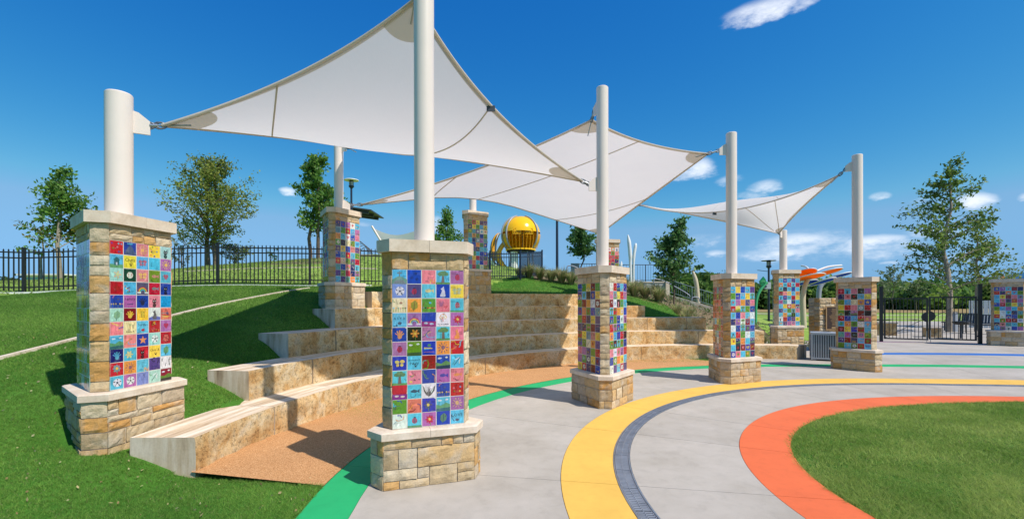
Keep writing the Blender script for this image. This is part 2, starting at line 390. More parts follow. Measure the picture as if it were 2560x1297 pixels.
# ------------------------------------------------------------------ plan of the plaza
C0 = (8.3, 3.4)                              # common centre of the coloured rings
RING = {'yel_out': ([-0.5657, -0.0966, 0.3676, 7.9437], 1.104, 3.065), 'yel_in': ([-0.5557, -0.1795, 0.4112, 7.3472], 1.147, 3.059),
        'grate_in': ([-0.5557, -0.1795, 0.4112, 7.1672], 1.147, 3.059), 'or_out': ([-0.5564, -0.0376, 0.3484, 5.8274], 1.260, 3.039),
        'or_in': ([-0.8033, 0.0673, 0.47, 5.1736], 1.324, 3.028), 'gr_out': ([-0.8013, -0.2545, 0.4659, 10.5551], 1.005, 3.082),
        'gr_in': ([-0.8313, -0.3048, 0.5139, 10.1009], 1.020, 3.080), 'bl': ([-2.8327, 10.8606], 0.938, 1.205),
        'bl_in': ([-2.6302, 10.4563], 0.948, 1.221), 'pu': ([-0.7719, 17.4477], 0.965, 1.136), 'pu_in': ([-0.7719, 17.24], 0.965, 1.136)}
def ring(k, th):
    c, a, b = RING[k]
    t = min(max(th, a), b); s = 0.0
    for x in c: s = s * (t - 2.2) + x
    return s
def rise(x): return .02 * max(0.0, x - 10.0) if x < 40 else .6
def pol(r, th): return (C0[0] + r * math.cos(th), C0[1] + r * math.sin(th))

B0 = (6.759, 4.975)                          # common centre of the stone benches
BR = [10.193, 10.819, 11.402, 11.974, 12.526]
BZ = [0.0, .439, .876, 1.311, 1.740, 2.165]
BTH = [(R(75.8), R(180.2)), (R(80.1), R(170.4)), (R(89.1), R(162.5)), (R(99.0), R(153.8)), (R(108.2), R(146.3))]
BDEP = .64
def bpol(r, th): return (B0[0] + r * math.cos(th), B0[1] + r * math.sin(th))

# ------------------------------------------------------------------ terrain heights
CTRL = [(30, 38, .5), (40, 32, .65), (26, 42, .45), (45, 45, .5), (-3.6, 4.55, .03), (-4.06, 4.75, .24), (-4.9, 4.9, .34), (-4.3, 5.9, .40), (-4.45, 6.71, .64), (-3.9, 6.5, .45), (-4.6, 7.5, .82), (-4.64, 8.57, 1.135), (-4.55, 10.5, 1.59), (-4.35, 11.4, 1.76), (-4.0, 12.4, 2.0), (-4.9, 11.7, 1.78),
        (-7.1, 6.35, 1.1), (-6.9, 9.27, 1.61), (-6.57, 12, 2.06), (-13.4, 12.56, 2.15), (-8.8, 13.67, 2.41), (-6.16, 13.94, 2.40), (-4.4, 14.6, 2.42), (-2.6, 16.6, 2.6), (-1.0, 19.9, 2.85), (0.35, 19.9, 2.85),
        (-3.5, 3.4, .10), (-2.8, 4.5, .0), (-2.2, 4.0, .0), (-2.4, 3, .0), (-2.4, 1, .0), (-2.2, -1, 0), (-5, 3, .3), (-5, 0, .3), (-8, 3, .8), (-10, 6, 1.4), (-12, 9, 1.85), (-16, 8, 2.0), (-20, 14, 2.4), (-16, 0, 1.2), (-30, 0, 2), (-26, 30, 3.15), (-20, 20, 2.8),
        (-15.8, 24, 3.79), (-10.4, 24, 4.15), (-6, 25, 4.5), (-5, 19, 3.3), (-2.5, 24, 3.5), (-14, 32, 4.0), (-4, 34, 4.6), (3, 24, 3.25), (4, 26, 3.3), (8, 40, 3.6), (0, 44, 4.2), (-20, 44, 3.6), (-40, 40, 3.6), (-60, 30, 3.4), (-60, 60, 4.6), (-60, 90, 3.0), (-20, 90, 2.0), (0, 70, 2.2),
        (2.9, 19.8, 2.6), (4.6, 18.6, 2.06), (3.62, 17.4, 1.72), (4.6, 17.2, 1.64), (5.6, 20.5, 2.1), (7.9, 18.3, 1.28), (6.7, 17.6, 1.24), (8.6, 16.8, .82), (9.75, 16.4, .45), (10.6, 18.5, .55), (7.8, 22, 2.04), (8.5, 24.5, 2.0), (10.5, 22, 1.2), (12.5, 24, .7), (14, 20, .35), (12, 17, .2), (11.2, 16.2, .12),
        (7.5, 30, 2.9), (12, 30, 1.4), (15, 28, .5), (20, 26, .32), (20, 40, .35), (26, 22, .35), (12, 44, .8), (30, 60, .3), (10, 90, .4), (60, 60, .3), (60, 30, .3), (60, 100, .25), (40, 10, .3), (20, 20, .2),
        (-22, 16, 2.5), (-24, 12, 2.4), (-28, 20, 2.8)]
for i in range(5):                            # the hill passes under the benches
    for th in (85, 100, 115, 130, 145, 154, 161, 168, 174):
        if BTH[i][0] < R(th) < BTH[i][1]:
            x, y = bpol(BR[i] + .3, R(th)); CTRL.append((x, y, BZ[i + 1] - .3))
            x, y = bpol(BR[i] + .02, R(th)); CTRL.append((x, y, BZ[i] - .2))
for th in (116, 126, 136, 145):
    x, y = bpol(BR[4] + .95, R(th)); CTRL.append((x, y, 2.12))
    x, y = bpol(BR[4] + 3.3, R(th)); CTRL.append((x, y, 2.42))
_cp = np.array(CTRL)
_K = -np.hypot(_cp[:, 0][:, None] - _cp[:, 0], _cp[:, 1][:, None] - _cp[:, 1])
_n = len(_cp)
_A = np.zeros((_n + 1, _n + 1)); _A[:_n, :_n] = _K - np.eye(_n) * .02; _A[_n, :_n] = 1; _A[:_n, _n] = 1
_w = np.linalg.solve(_A, np.r_[_cp[:, 2], 0])
def hill(x, y):
    x = np.atleast_1d(np.asarray(x, float)); y = np.atleast_1d(np.asarray(y, float))
    sh = x.shape; x = x.ravel(); y = y.ravel(); out = np.empty(x.shape)
    for s in range(0, len(x), 20000):
        d = -np.hypot(x[s:s + 20000, None] - _cp[:, 0], y[s:s + 20000, None] - _cp[:, 1])
        out[s:s + 20000] = d @ _w[:_n] + _w[_n]
    out = np.maximum(out, .0)
    # plaza and rubber: the ground goes below the paving
    ax = x - C0[0]; ay = y - C0[1]; r = np.hypot(ax, ay); th = np.mod(np.arctan2(ay, ax), 2 * np.pi)
    c, a, b = RING['gr_out']; t = np.clip(th, a, b)
    rg = np.polyval(c, t - 2.2)
    rg = np.where((th > R(30)) & (th < R(97)), 18.6 + np.clip((th - R(85)) / R(12), 0, 1) * -6.3, rg)
    rg = np.where((th > R(30)) & (th < R(65)), 37, rg)
    rg = np.where((th >= R(310)) | (th <= R(30)), 30, rg)
    d = r - rg
    out = np.where(d < 0, -.04, np.minimum(out, .012 + .45 * np.maximum(d, 0)))
    # rubber wedge between green ring and lowest bench
    bx = x - B0[0]; by = y - B0[1]; br = np.hypot(bx, by); bt = np.mod(np.arctan2(by, bx), 2 * np.pi)
    out = np.where((br < BR[0] + .25) & (bt > R(74)) & (th < R(172.5)) & (d >= 0), -.02, out)
    return out.reshape(sh)
def H1(x, y): return float(hill([x], [y])[0])

# ------------------------------------------------------------------ ground sheets
def grid_mesh(name, xs, ys, zf, mat, keep=None):
    X, Y = np.meshgrid(xs, ys); Z = zf(X, Y)
    nx, ny = len(xs), len(ys)
    idx = np.arange(nx * ny).reshape(ny, nx)
    q = np.stack([idx[:-1, :-1], idx[:-1, 1:], idx[1:, 1:], idx[1:, :-1]], -1).reshape(-1, 4)
    if keep is not None:
        cx = X.ravel()[q].mean(1); cy = Y.ravel()[q].mean(1); q = q[keep(cx, cy)]
    return np_mesh(name, np.stack([X.ravel(), Y.ravel(), Z.ravel()], 1), q, mat, smooth=True)
def in_turf(x, y):      # inside the fence line: artificial turf; beyond: meadow
    return (y < 14.2 + np.maximum(0, x + 4.4) * 1.45) & (x > -12.6) & (x < 12)
xs = np.concatenate([np.arange(-150, -30, 6), np.arange(-30, -14, 1.0), np.arange(-14, -6, .2), np.arange(-6, -1, .1), np.arange(-1, 13, .2), np.arange(13, 40, 1.5), np.arange(40, 161, 8)])
ys = np.concatenate([np.arange(-30, 0, 3), np.arange(0, 3.4, .2), np.arange(3.4, 13, .1), np.arange(13, 22, .2), np.arange(22, 50, 1.0), np.arange(50, 160, 6)])
EDGE = lambda X, Y: hill(X, Y) * np.clip((150 - np.hypot(X, Y)) / 40, 0, 1)
def meadow_keep(x, y): return ~((x > -12.4) & (x < 11.6) & (y > 0) & (y < 14) & (np.hypot(x - C0[0], y - C0[1]) < 8))
g = grid_mesh('grass_hill', xs, ys, EDGE, [M_TURF, M_HILLG, M_MULCH], meadow_keep)
pc = np.empty(len(g.polygons) * 3); g.polygons.foreach_get('center', pc); pc = pc.reshape(-1, 3)
tm = ~in_turf(pc[:, 0], pc[:, 1])
mi = tm.astype(np.int32)
# mulch planting bed on the right of the benches, and rings of mulch under two trees on the hill
bed = (pc[:, 0] > 1.0) & (pc[:, 0] < 12.5) & (pc[:, 1] > 20.0 - np.clip(pc[:, 0] - 2.5, 0, 6) * .32) & (pc[:, 1] < 26.5)
mi[bed] = 2
for tx, ty in ((-10.0, 23.2), (-9.4, 20.6), (-19.5, 22.6), (-16.4, 25.5)):
    mi[np.hypot((pc[:, 0] - tx) / 1.7, pc[:, 1] - ty) < .9] = 2
g.polygons.foreach_set('material_index', mi)
struct('grass_hill', g)
b = MB(); b.add([(-3000, -3000, -.3), (3000, -3000, -.3), (3000, 3000, -.3), (-3000, 3000, -.3)], [(0, 1, 2, 3)])
struct('field', b.mesh('field', M_FIELD))
b = MB(); b.prism([(-1500, 1500), (1600, 1500), (1600, 60), (14, 60), (12, 110), (-1500, 160)], -.28, .24)
struct('distant_field', b.mesh('distant_field', M_FIELD))

# ------------------------------------------------------------------ coloured rings and concrete
JOINTS = [R(a) for a in (-20, -5, 10, 25, 39, 53, 67, 82, 96.6, 112, 127, 142, 154.2, 169.4, 184.5, 199, 214, 229)]
def sector(rin, rout, t0, t1, mat, z=0.0, nr=2, name='panel', steps=None):
    b = MB(); n = steps or max(2, int((t1 - t0) / R(1.5)))
    vs = []
    for i in range(n + 1):
        th = t0 + (t1 - t0) * i / n
        ra, rb = rin(th), rout(th)
        for k in range(nr + 1):
            x, y = pol(ra + (rb - ra) * k / nr, th); vs.append((x, y, z + rise(x)))
    w = nr + 1; fs = []
    for i in range(n):
        for k in range(nr):
            fs.append((i * w + k, i * w + k + 1, (i + 1) * w + k + 1, (i + 1) * w + k))
    # skirt, so that the joints have depth
    m = len(vs); rim = [i * w for i in range(n + 1)] + [n * w + k for k in range(1, w)] + [i * w + nr for i in range(n - 1, -1, -1)] + [k for k in range(nr - 1, 0, -1)]
    low = [(vs[i][0], vs[i][1], vs[i][2] - .03) for i in rim]
    b.add(vs, fs, 0, None, True); b.add([vs[i] for i in rim] + low, [(i, (i + 1) % len(rim), len(rim) + (i + 1) % len(rim), len(rim) + i)[::-1] for i in range(len(rim))])
    return b.mesh(name, mat)
def ringband(group, piece, rin, rout, mat, t0=R(-20), t1=R(229), z=0.0, gap=.006):
    root = link(group, None); root['kind'] = 'structure'
    js = [t0] + [j for j in JOINTS if t0 + .01 < j < t1 - .01] + [t1]
    for a, c in zip(js[:-1], js[1:]):
        rm = rin((a + c) / 2) or 1.0; e = gap / 2 / max(rm, 1)
        link(piece, sector(rin, rout, a + e, c - e, mat, z, name=piece), root)
    return root
K = lambda k, o=0.0: (lambda th: ring(k, th) + o)
G_ = .003
ringband('orange_ring', 'ring_panel', K('or_in'), K('or_out', -G_), M_ORG)
ringband('concrete_walk', 'concrete_panel', K('or_out', G_), K('grate_in', -.012), M_CONC)
ringband('yellow_ring', 'ring_panel', K('yel_in', .012), K('yel_out', -G_), M_YEL)
ringband('plaza', 'concrete_panel', K('yel_out', G_), K('gr_in', -G_), M_CONC)
ringband('green_ring', 'ring_panel', K('gr_in', G_), K('gr_out', -G_), M_GRN)
TB0, TB1 = R(-20), R(97.5)
mid = lambda k, f: (lambda th: ring('gr_out', th) + (ring('bl_in', th) - ring('gr_out', th)) * f)
ringband('entrance_paving', 'concrete_panel', K('gr_out', G_), K('bl_in', -G_), M_CONC, TB0, TB1)
ringband('blue_ring', 'ring_panel', K('bl_in', G_), K('bl', -G_), M_BLU, TB0, R(72))
ringband('entrance_paving', 'concrete_panel', K('bl_in', G_), K('bl', -G_), M_CONC, R(72), R(88))
ringband('outer_paving', 'concrete_panel', K('bl', G_), K('pu_in', -G_), M_CONC, TB0, R(82))
ringband('purple_ring', 'ring_panel', K('pu_in', G_), K('pu', -G_), M_PUR, TB0, R(75))
ringband('park_path', 'concrete_panel', K('pu', G_), lambda th: 37.0, M_CONC, TB0, R(65))
ringband('park_path', 'concrete_panel', K('pu', G_), lambda th: ring('pu', th) + 1.2, M_CONC, R(65), R(72))
struct('joint_bed', sector(lambda th: ring('or_in', th) - .02, lambda th: ring('gr_out', th) - .02, R(-20), R(229), M_JOINT, -.022, 3, 'joint_bed'))
struct('joint_bed', sector(lambda th: ring('gr_out', th) - .02, lambda th: 37.0, TB0, R(65), M_JOINT, -.022, 3, 'joint_bed'))
# rubber surfacing between the green ring and the lowest bench
def rub_out(th):
    # distance along the ray from C0 to the bench circle (a little under its front face)
    c, s = math.cos(th), math.sin(th); dx, dy = C0[0] - B0[0], C0[1] - B0[1]; rr = BR[0] + .03
    bq = dx * c + dy * s; return -bq + math.sqrt(bq * bq - (dx * dx + dy * dy - rr * rr))
def rub_mesh():
    b = MB(); n = 90; vs = []; t0, t1 = R(97.0), R(172.6)
    for i in range(n + 1):
        th = t0 + (t1 - t0) * i / n
        ra = ring('gr_out', th); rb = max(rub_out(th), ra + .01)
        if th < R(103): rb = ra + (rb - ra) * ((th - t0) / (R(103) - t0)) ** .8 + .01
        for k in range(9):
            r = ra + (rb - ra) * k / 8; x, y = pol(r, th)
            lift = .07 * min(1, max(0, (th - R(158)) / R(12))) * (k / 8)
            vs.append((x, y, .004 + lift))
    b.add(vs, [(i * 9 + k, i * 9 + k + 1, (i + 1) * 9 + k + 1, (i + 1) * 9 + k) for i in range(n) for k in range(8)], 0, None, True)
    return b.mesh('rubber_surfacing', M_RUB)
struct('rubber_surfacing', rub_mesh())
# concrete at the right end of the rubber and benches
b = MB(); P_ = [pol(ring('gr_out', R(97.6)) , R(97.6)), pol(ring('gr_out', R(99.5)), R(99.5)), bpol(BR[0] - .02, R(82)), bpol(BR[0] + .02, R(75.8)), (10.0, 15.75), (10.9, 17.2), (11.3, 18.2), pol(15.5, R(80)), pol(12, R(88))]
b.prism(P_, -.04, -.002); struct('bench_end_paving', b.mesh('bench_end_paving', M_CONC))
# lawn inside the orange ring
b = MB(); vs = []; n = 80; m_ = 14
for i in range(n + 1):
    th = R(-20) + R(249) * i / n; re = ring('or_in', th) + .004
    for k in range(m_ + 1):
        r = re * k / m_; x, y = pol(r, th)
        vs.append((x, y, -.012 + rise(x) + .03 * math.sin(k / m_ * math.pi) + .012 * noise.noise((x * 1.3, y * 1.3, 0))))
b.add(vs, [(i * (m_ + 1) + k, i * (m_ + 1) + k + 1, (i + 1) * (m_ + 1) + k + 1, (i + 1) * (m_ + 1) + k) for i in range(n) for k in range(m_)], 0, None, True)
struct('lawn', b.mesh('lawn', M_TURF))

# trench drain: frame bars and one grating per arc step
dr = thing('trench_drain', 'dark steel grating set in a curved channel along the inner edge of the yellow ring', 'drain')
b = MB()
for k0, o in (('grate_in', .0), ('yel_in', .0)):
    pts = [(*pol(ring(k0, R(a)) + o, R(a)), 0.0) for a in np.arange(50, 226, 1.0)]
    for p, q in zip(pts[:-1], pts[1:]):
        b.bar((p[0], p[1], rise(p[0]) - .006), (q[0], q[1], rise(q[0]) - .006), .016, .02)
link('frame', b.mesh('frame', M_STEEL), dr)
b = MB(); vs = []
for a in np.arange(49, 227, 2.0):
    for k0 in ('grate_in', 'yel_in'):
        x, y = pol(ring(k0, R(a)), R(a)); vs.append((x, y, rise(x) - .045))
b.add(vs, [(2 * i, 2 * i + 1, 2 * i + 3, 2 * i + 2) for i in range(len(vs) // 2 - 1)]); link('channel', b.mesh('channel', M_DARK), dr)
a = 50.0
while a < 222:
    near = a > 120
    step = 4.0; b = MB(); rm = ring('grate_in', R(a)) + .09
    nb = int(R(step) * rm / (.036 if near else .05))
    for i in range(nb):
        th = R(a) + R(step - .12) * (i + .5) / nb
        r0, r1 = ring('grate_in', th) + .014, ring('yel_in', th) - .014
        x0, y0 = pol(r0, th); x1, y1 = pol(r1, th)
        b.bar((x0, y0, rise(x0) - .008), (x1, y1, rise(x1) - .008), .013 if near else .02, .014)
    for f in (.03, .5, .97):
        pts = []
        for i in range(4):
            th = R(a) + R(step - .12) * i / 3; r = ring('grate_in', th) + .012 + (ring('yel_in', th) - ring('grate_in', th) - .024) * f
            x, y = pol(r, th); pts.append((x, y, rise(x) - .007))
        for p, q in zip(pts[:-1], pts[1:]): b.bar(p, q, .007, .012)
    link('grate', b.mesh('grate', M_GRATE), dr); a += step

# ------------------------------------------------------------------ stone benches
rngB = random.Random(5)
BLABEL = ['lowest and longest curved limestone bench of the amphitheatre, its face rising from the orange rubber',
          'second curved limestone bench up, a post shadow crossing its lit left end', 'third curved limestone bench up, mostly in shade, middle row of the five',
          'fourth curved limestone bench up, just below the topmost row', 'topmost and shortest curved limestone bench, below the stone pillar with turf behind it']
TONES = [(1, 1, 1, 1), (.86, .76, .62, 1), (1.0, .84, .62, 1), (.80, .78, .76, 1), (.95, .93, .9, 1), (1.1, 1.04, .95, 1)]
for bi in range(5):
    t0, t1 = BTH[bi]; Rb = BR[bi]; zb, zt = BZ[bi] - .02, BZ[bi + 1]
    root = thing('stone_bench', BLABEL[bi], 'bench', (*bpol(Rb, (t0 + t1) / 2), BZ[bi]), 0, 'curved stone benches of the amphitheatre')
    cuts = [t1]
    while cuts[-1] - t0 > 1.9 / Rb: cuts.append(cuts[-1] - rngB.uniform(1.15, 1.65) / Rb)
    cuts.append(t0)
    for ci, (ta, tb) in enumerate(zip(cuts[:-1], cuts[1:])):
        e = .006 / Rb; ta -= e; tb += e
        tm_ = (ta + tb) / 2; ox, oy = bpol(Rb, tm_)
        nx_, nz_ = max(6, int((ta - tb) * Rb / .045)), 10
        off = rngB.uniform(-.012, .006); sd = rngB.uniform(0, 100)
        ux, uy = math.sin(tm_), -math.cos(tm_)            # local x: tangent, local y: outwards
        loc = lambda x, y: ((x - ox) * ux + (y - oy) * uy, (x - ox) * math.cos(tm_) + (y - oy) * math.sin(tm_))
        bot_drop = .1 if bi == 0 else 0.0
        b = MB(); vs = []
        for j in range(nz_ + 1):
            fz = j / nz_; z = zb - bot_drop + (zt - zb + bot_drop) * fz
            for i in range(nx_ + 1):
                th = ta + (tb - ta) * i / nx_; x0, y0 = bpol(Rb, th)
                edge = min(1.0, min(i, nx_ - i) / 1.5) * min(1.0, (1 - fz) * 5)
                p = Vector((x0 * 5 + sd, y0 * 5, z * 5))
                dsp = (noise.noise(p) * .028 + noise.noise(p * 2.9) * .018 + noise.noise(p * 7) * .011) * (.25 + .75 * edge) + off - .006
                if fz > .985: dsp = off * .6 + .004 + noise.noise(p * 3) * .003
                x, y = bpol(Rb + dsp, th); lx, ly = loc(x, y); vs.append((lx, ly, z))
        w = nx_ + 1
        b.add(vs, [(j * w + i, j * w + i + 1, (j + 1) * w + i + 1, (j + 1) * w + i) for j in range(nz_) for i in range(nx_)], 0, None, True)
        # top, back, ends
        back = []
        for i in range(nx_ + 1):
            th = ta + (tb - ta) * i / nx_
            dep = BDEP + .06
            bx_, by_ = bpol(Rb + dep, th)
            if bi == 0 and ci == len(cuts) - 2:           # skewed right end of the lowest bench
                fsk = (i / nx_) ** 2; bx_ += .43 * fsk; by_ += -.22 * fsk
            back.append(loc(bx_, by_))
        top = [(v[0], v[1], zt) for v in vs[nz_ * w:]]
        bt = [(p[0], p[1], zt) for p in back]; bb = [(p[0], p[1], zb - .3) for p in back]
        b.add(top + bt, [(i, i + 1, w + i + 1, w + i) for i in range(nx_)], 1)
        b.add(bt + bb, [(i, i + 1, w + i + 1, w + i) for i in range(nx_)], 2)
        for s in (0, nx_):
            colm = [vs[j * w + s] for j in range(nz_ + 1)]
            poly = colm + [bt[s], bb[s]] + [(colm[0][0], colm[0][1], zb - .3)]
            f = tuple(range(len(poly)))
            b.add(poly, [f if s else f[::-1]], 2)
        link('stone_block', b.mesh('stone_block', [M_SPLIT, M_SAWN, M_END]), root, (ox - root.location.x, oy - root.location.y, -root.location.z), math.atan2(uy, ux), rngB.choice(TONES))

# ------------------------------------------------------------------ mosaic pillars
W_, C_ = .7536, .1744                       # tile face and stone corner of the truncated triangle
WB, CB = .947, .227
S3 = math.sqrt(3)
def rface(W, c): return (W + 2 * c) / (2 * S3)
def rcham(W, c): return (W + 2 * c) / S3 - c * S3 / 2
def hexpts(W, c):
    out = []
    for k in range(3):
        a = -math.pi / 2 + k * 2 * math.pi / 3; n = Vector((math.cos(a), math.sin(a))); t = Vector((-n.y, n.x)); r = rface(W, c)
        out += [n * r - t * W / 2, n * r + t * W / 2]
    return out
def offs(W, c, d): return W + 1.1547 * d, c + 1.1547 * d
def face_loc(k, r, tx, z, cham=False):
    a = -math.pi / 2 + k * 2 * math.pi / 3 + (math.pi / 3 if cham else 0)
    n = Vector((math.cos(a), math.sin(a))); t = Vector((-n.y, n.x)); p = n * r + t * tx
    return (p.x, p.y, z), k * 2 * math.pi / 3 + (math.pi / 3 if cham else 0)

STONE_C = [(.54, .41, .24, 1), (.51, .37, .20, 1), (.57, .46, .31, 1), (.54, .32, .12, 1), (.54, .29, .09, 1), (.48, .38, .26, 1), (.60, .49, .33, 1), (.45, .33, .19, 1), (.56, .38, .18, 1)]
_stone_cache = {}
def stone_mesh(w, h, seed, rough=.014):
    """rock-faced ashlar: front faces -Y, centred, back at y=+.05"""
    key = (round(w, 3), round(h, 3), seed, rough)
    if key in _stone_cache: return _stone_cache[key]
    nx, nz = max(3, min(9, int(w / .035))), max(3, min(7, int(h / .03))); b = MB(); vs = []
    rd = random.Random(seed * 31 + int(w * 1000)); tilt = rd.uniform(-.006, .006); tz = rd.uniform(-.006, .006)
    for j in range(nz + 1):
        for i in range(nx + 1):
            x = (i / nx - .5) * w; z = (j / nz - .5) * h
            ed = min(i, nx - i, j, nz - j); k = 0 if ed == 0 else 1
            p = Vector((x * 14 + seed * 3.7, seed * 1.3, z * 14))
            y = -(rough * .55 * k + (noise.noise(p) * rough * .8 + noise.noise(p * 2.7) * rough * .5) * (1 if k else .35) + tilt * (x / w) * 2 + tz * (z / h) * 2)
            jx = noise.noise(p * 1.7 + Vector((9, 0, 0))) * .006 if ed == 0 else 0; jz = noise.noise(p * 1.7 + Vector((0, 7, 0))) * .005 if ed == 0 else 0
            vs.append((x + jx * (1 if i in (0, nx) else 0), y, z + jz * (1 if j in (0, nz) else 0)))
    w1 = nx + 1
    b.add(vs, [(j * w1 + i, j * w1 + i + 1, (j + 1) * w1 + i + 1, (j + 1) * w1 + i) for j in range(nz) for i in range(nx)], 0, None, False)
    rim = [i for i in range(w1)] + [j * w1 + nx for j in range(1, nz + 1)] + [nz * w1 + i for i in range(nx - 1, -1, -1)] + [j * w1 for j in range(nz - 1, 0, -1)]
    n = len(rim); b.add([vs[i] for i in rim] + [(vs[i][0] * .96, .05, vs[i][2] * .96) for i in rim], [((i + 1) % n, i, n + i, n + (i + 1) % n) for i in range(n)])
    me = b.mesh('stone', M_STONE); _stone_cache[key] = me; return me
def split_rects(x0, z0, x1, z1, rd, out, mw=.34, mh=.19):
    w, h = x1 - x0, z1 - z0
    if h > mh or (h > .13 and w < .16 and rd.random() < .25):
        f = rd.choice((.4, .5, .6)) if h > .24 else rd.choice((.42, .58)); m = z0 + h * f
        if w > .5 and rd.random() < .45:
            m2 = x0 + w * rd.uniform(.35, .65); split_rects(x0, z0, m2, z1, rd, out, mw, mh); split_rects(m2, z0, x1, z1, rd, out, mw, mh); return
        split_rects(x0, z0, x1, m, rd, out, mw, mh); split_rects(x0, m, x1, z1, rd, out, mw, mh)
    elif w > mw or (w > .3 and rd.random() < .3):
        m = x0 + w * rd.uniform(.32, .68); split_rects(x0, z0, m, z1, rd, out, mw, mh); split_rects(m, z0, x1, z1, rd, out, mw, mh)
    else: out.append((x0, z0, x1, z1))
LAY = []
for s in range(4):                            # four stone layouts, shared by the pillars
    rd = random.Random(40 + s); lay = {}
    for k in range(3):
        o = []; zc = [0, .14, .335, .505] if s % 2 == 0 else [0, .17, .33, .505]
        for a_, b_ in zip(zc[:-1], zc[1:]): split_rects(-WB / 2, a_, WB / 2, b_, rd, o, .5, .2 if rd.random() < .75 else .14)
        lay['base', k] = o
        o = []
        for a_, b_ in zip(zc[:-1], zc[1:]):
            if rd.random() < .35: m = rd.uniform(-.03, .03); o += [(-CB / 2, a_, m, b_), (m, a_, CB / 2, b_)]
            else: o.append((-CB / 2, a_, CB / 2, b_))
        lay['basec', k] = o
        o = []; split_rects(-W_ / 2, 0, W_ / 2, .18, rd, o, .3, .15); lay['head', k] = o
        o = []; z = 0
        while z < 1.83 - .09:
            h = min(rd.choice((.11, .14, .16, .19, .22, .12)), 1.83 - z)
            if 1.83 - z - h < .07: h = 1.83 - z
            o.append((-C_ / 2, z, C_ / 2, z + h)); z += h
        lay['cham', k] = o
    if s == 0:
        q = lambda W, H, L: [((x0 - .5) * W, z0 * H, (x1 - .5) * W, z1 * H) for x0, z0, x1, z1 in L]
        lay['base', 0] = q(WB, .505, [(0, .8, .3, 1), (.3, .8, .62, 1), (.62, .8, .75, 1), (.75, .8, .87, 1), (.87, .8, 1, 1), (0, .4, .16, .8), (.16, .4, .36, .8), (.36, .4, 1, .8), (0, .17, .36, .4), (.36, .17, .49, .4), (.49, 0, .8, .4), (.8, .2, 1, .4), (.8, 0, 1, .2), (0, 0, .17, .17), (.17, 0, .49, .17)])
        lay['head', 0] = q(W_, .18, [(0, 0, .22, 1), (.22, .52, .52, 1), (.52, .52, .75, 1), (.22, 0, .75, .52), (.75, 0, 1, 1)])
    LAY.append(lay)

# --- painted tiles
TC = {'R': (196, 30, 44), 'B': (36, 66, 168), 'S': (92, 190, 220), 'P': (232, 132, 146), 'Y': (246, 212, 74), 'G': (104, 150, 44), 'V': (92, 72, 128), 'O': (240, 152, 66), 'W': (236, 236, 230), 'K': (34, 32, 38),
      'N': (38, 42, 104), 'D': (140, 30, 34), 'M': (176, 108, 168), 'T': (104, 158, 160), 'C': (240, 222, 176), 'I': (168, 226, 206), 'U': (128, 150, 214), 'L': (24, 168, 206), 'F': (30, 66, 52), 'A': (226, 118, 104), 'E': (84, 92, 116)}
def tc(k, v=1.0, rd=None):
    r, g_, b_ = TC[k]
    if rd: r, g_, b_ = [min(255, max(8, c + rd.uniform(-12, 12))) for c in (r, g_, b_)]
    c = srgb(r, g_, b_); v *= .82; return (c[0] * v, c[1] * v, c[2] * v, 1)
PAN = {
 'A0': "RBPYI SYSSM IFPGS RSERB BMBPL IDYWA PCSRM SPBIR NSRYS ROSVW SMUID",
 'B0': "SBPSM UVSBY COGPS SMBWM BKMSP MGBOR BSDBS SPBMP RSWBR GABSM WSMBS",
 'C2': "BGYDG VSKBY GDOWD BOGBT GRNYV VNGDN RYTPY BGCOV PMVGR MGNYV YRNDB",
 'C0': "WRBSB PTYRM DWKGS SROYB BGBWM RMBSG OSBRK GKSGB PWPMR BGOYS WVSRV",
 'D0': "SYBSV GBSYS SMOVP RYSGB SBPSW NMWDS WBSVB SRGWS YNOSV SKDBD BPSGN",
 'D2': "DRTDR DRGDK OARAN DRDGR RDADR TSYGE DRKGR DTSRD OKWDE NDEAK TRRSD",
 'E0': "RSPKM NPKSY GSCOB YRPTR GKMDK RBSRP SOGWS DYBRS TMKPG VDNSD GSGRS",
 'H0': "SBSVS OSRSR SKSBS DPYSO SBSRY MTWBS SYROV VSGTP SOSKS WRBVY SVMPS",
 'G0': "BMSDN RNOSG SYDPT SPVRM BRGYT GSMSO YWSNT RWBBG SGRDW NPTSG SMWBM",
 'F0': "NBMWS TGRSM OSWBP GKCGS VYBPV BTRSG RCGVR TBPNS VGRNM SVTOS",
 'J0': "GRYVV NYGSY GTVWC TOGBG SNTMT SBOGB SVNSS TGSBB TYRVV MOSBP TRGCG",
 'A2': "USTGU SUETS TUEGT DETUD ETGET TGTSG GTEUT UTGET TGTSG SGTTS GTSET"}
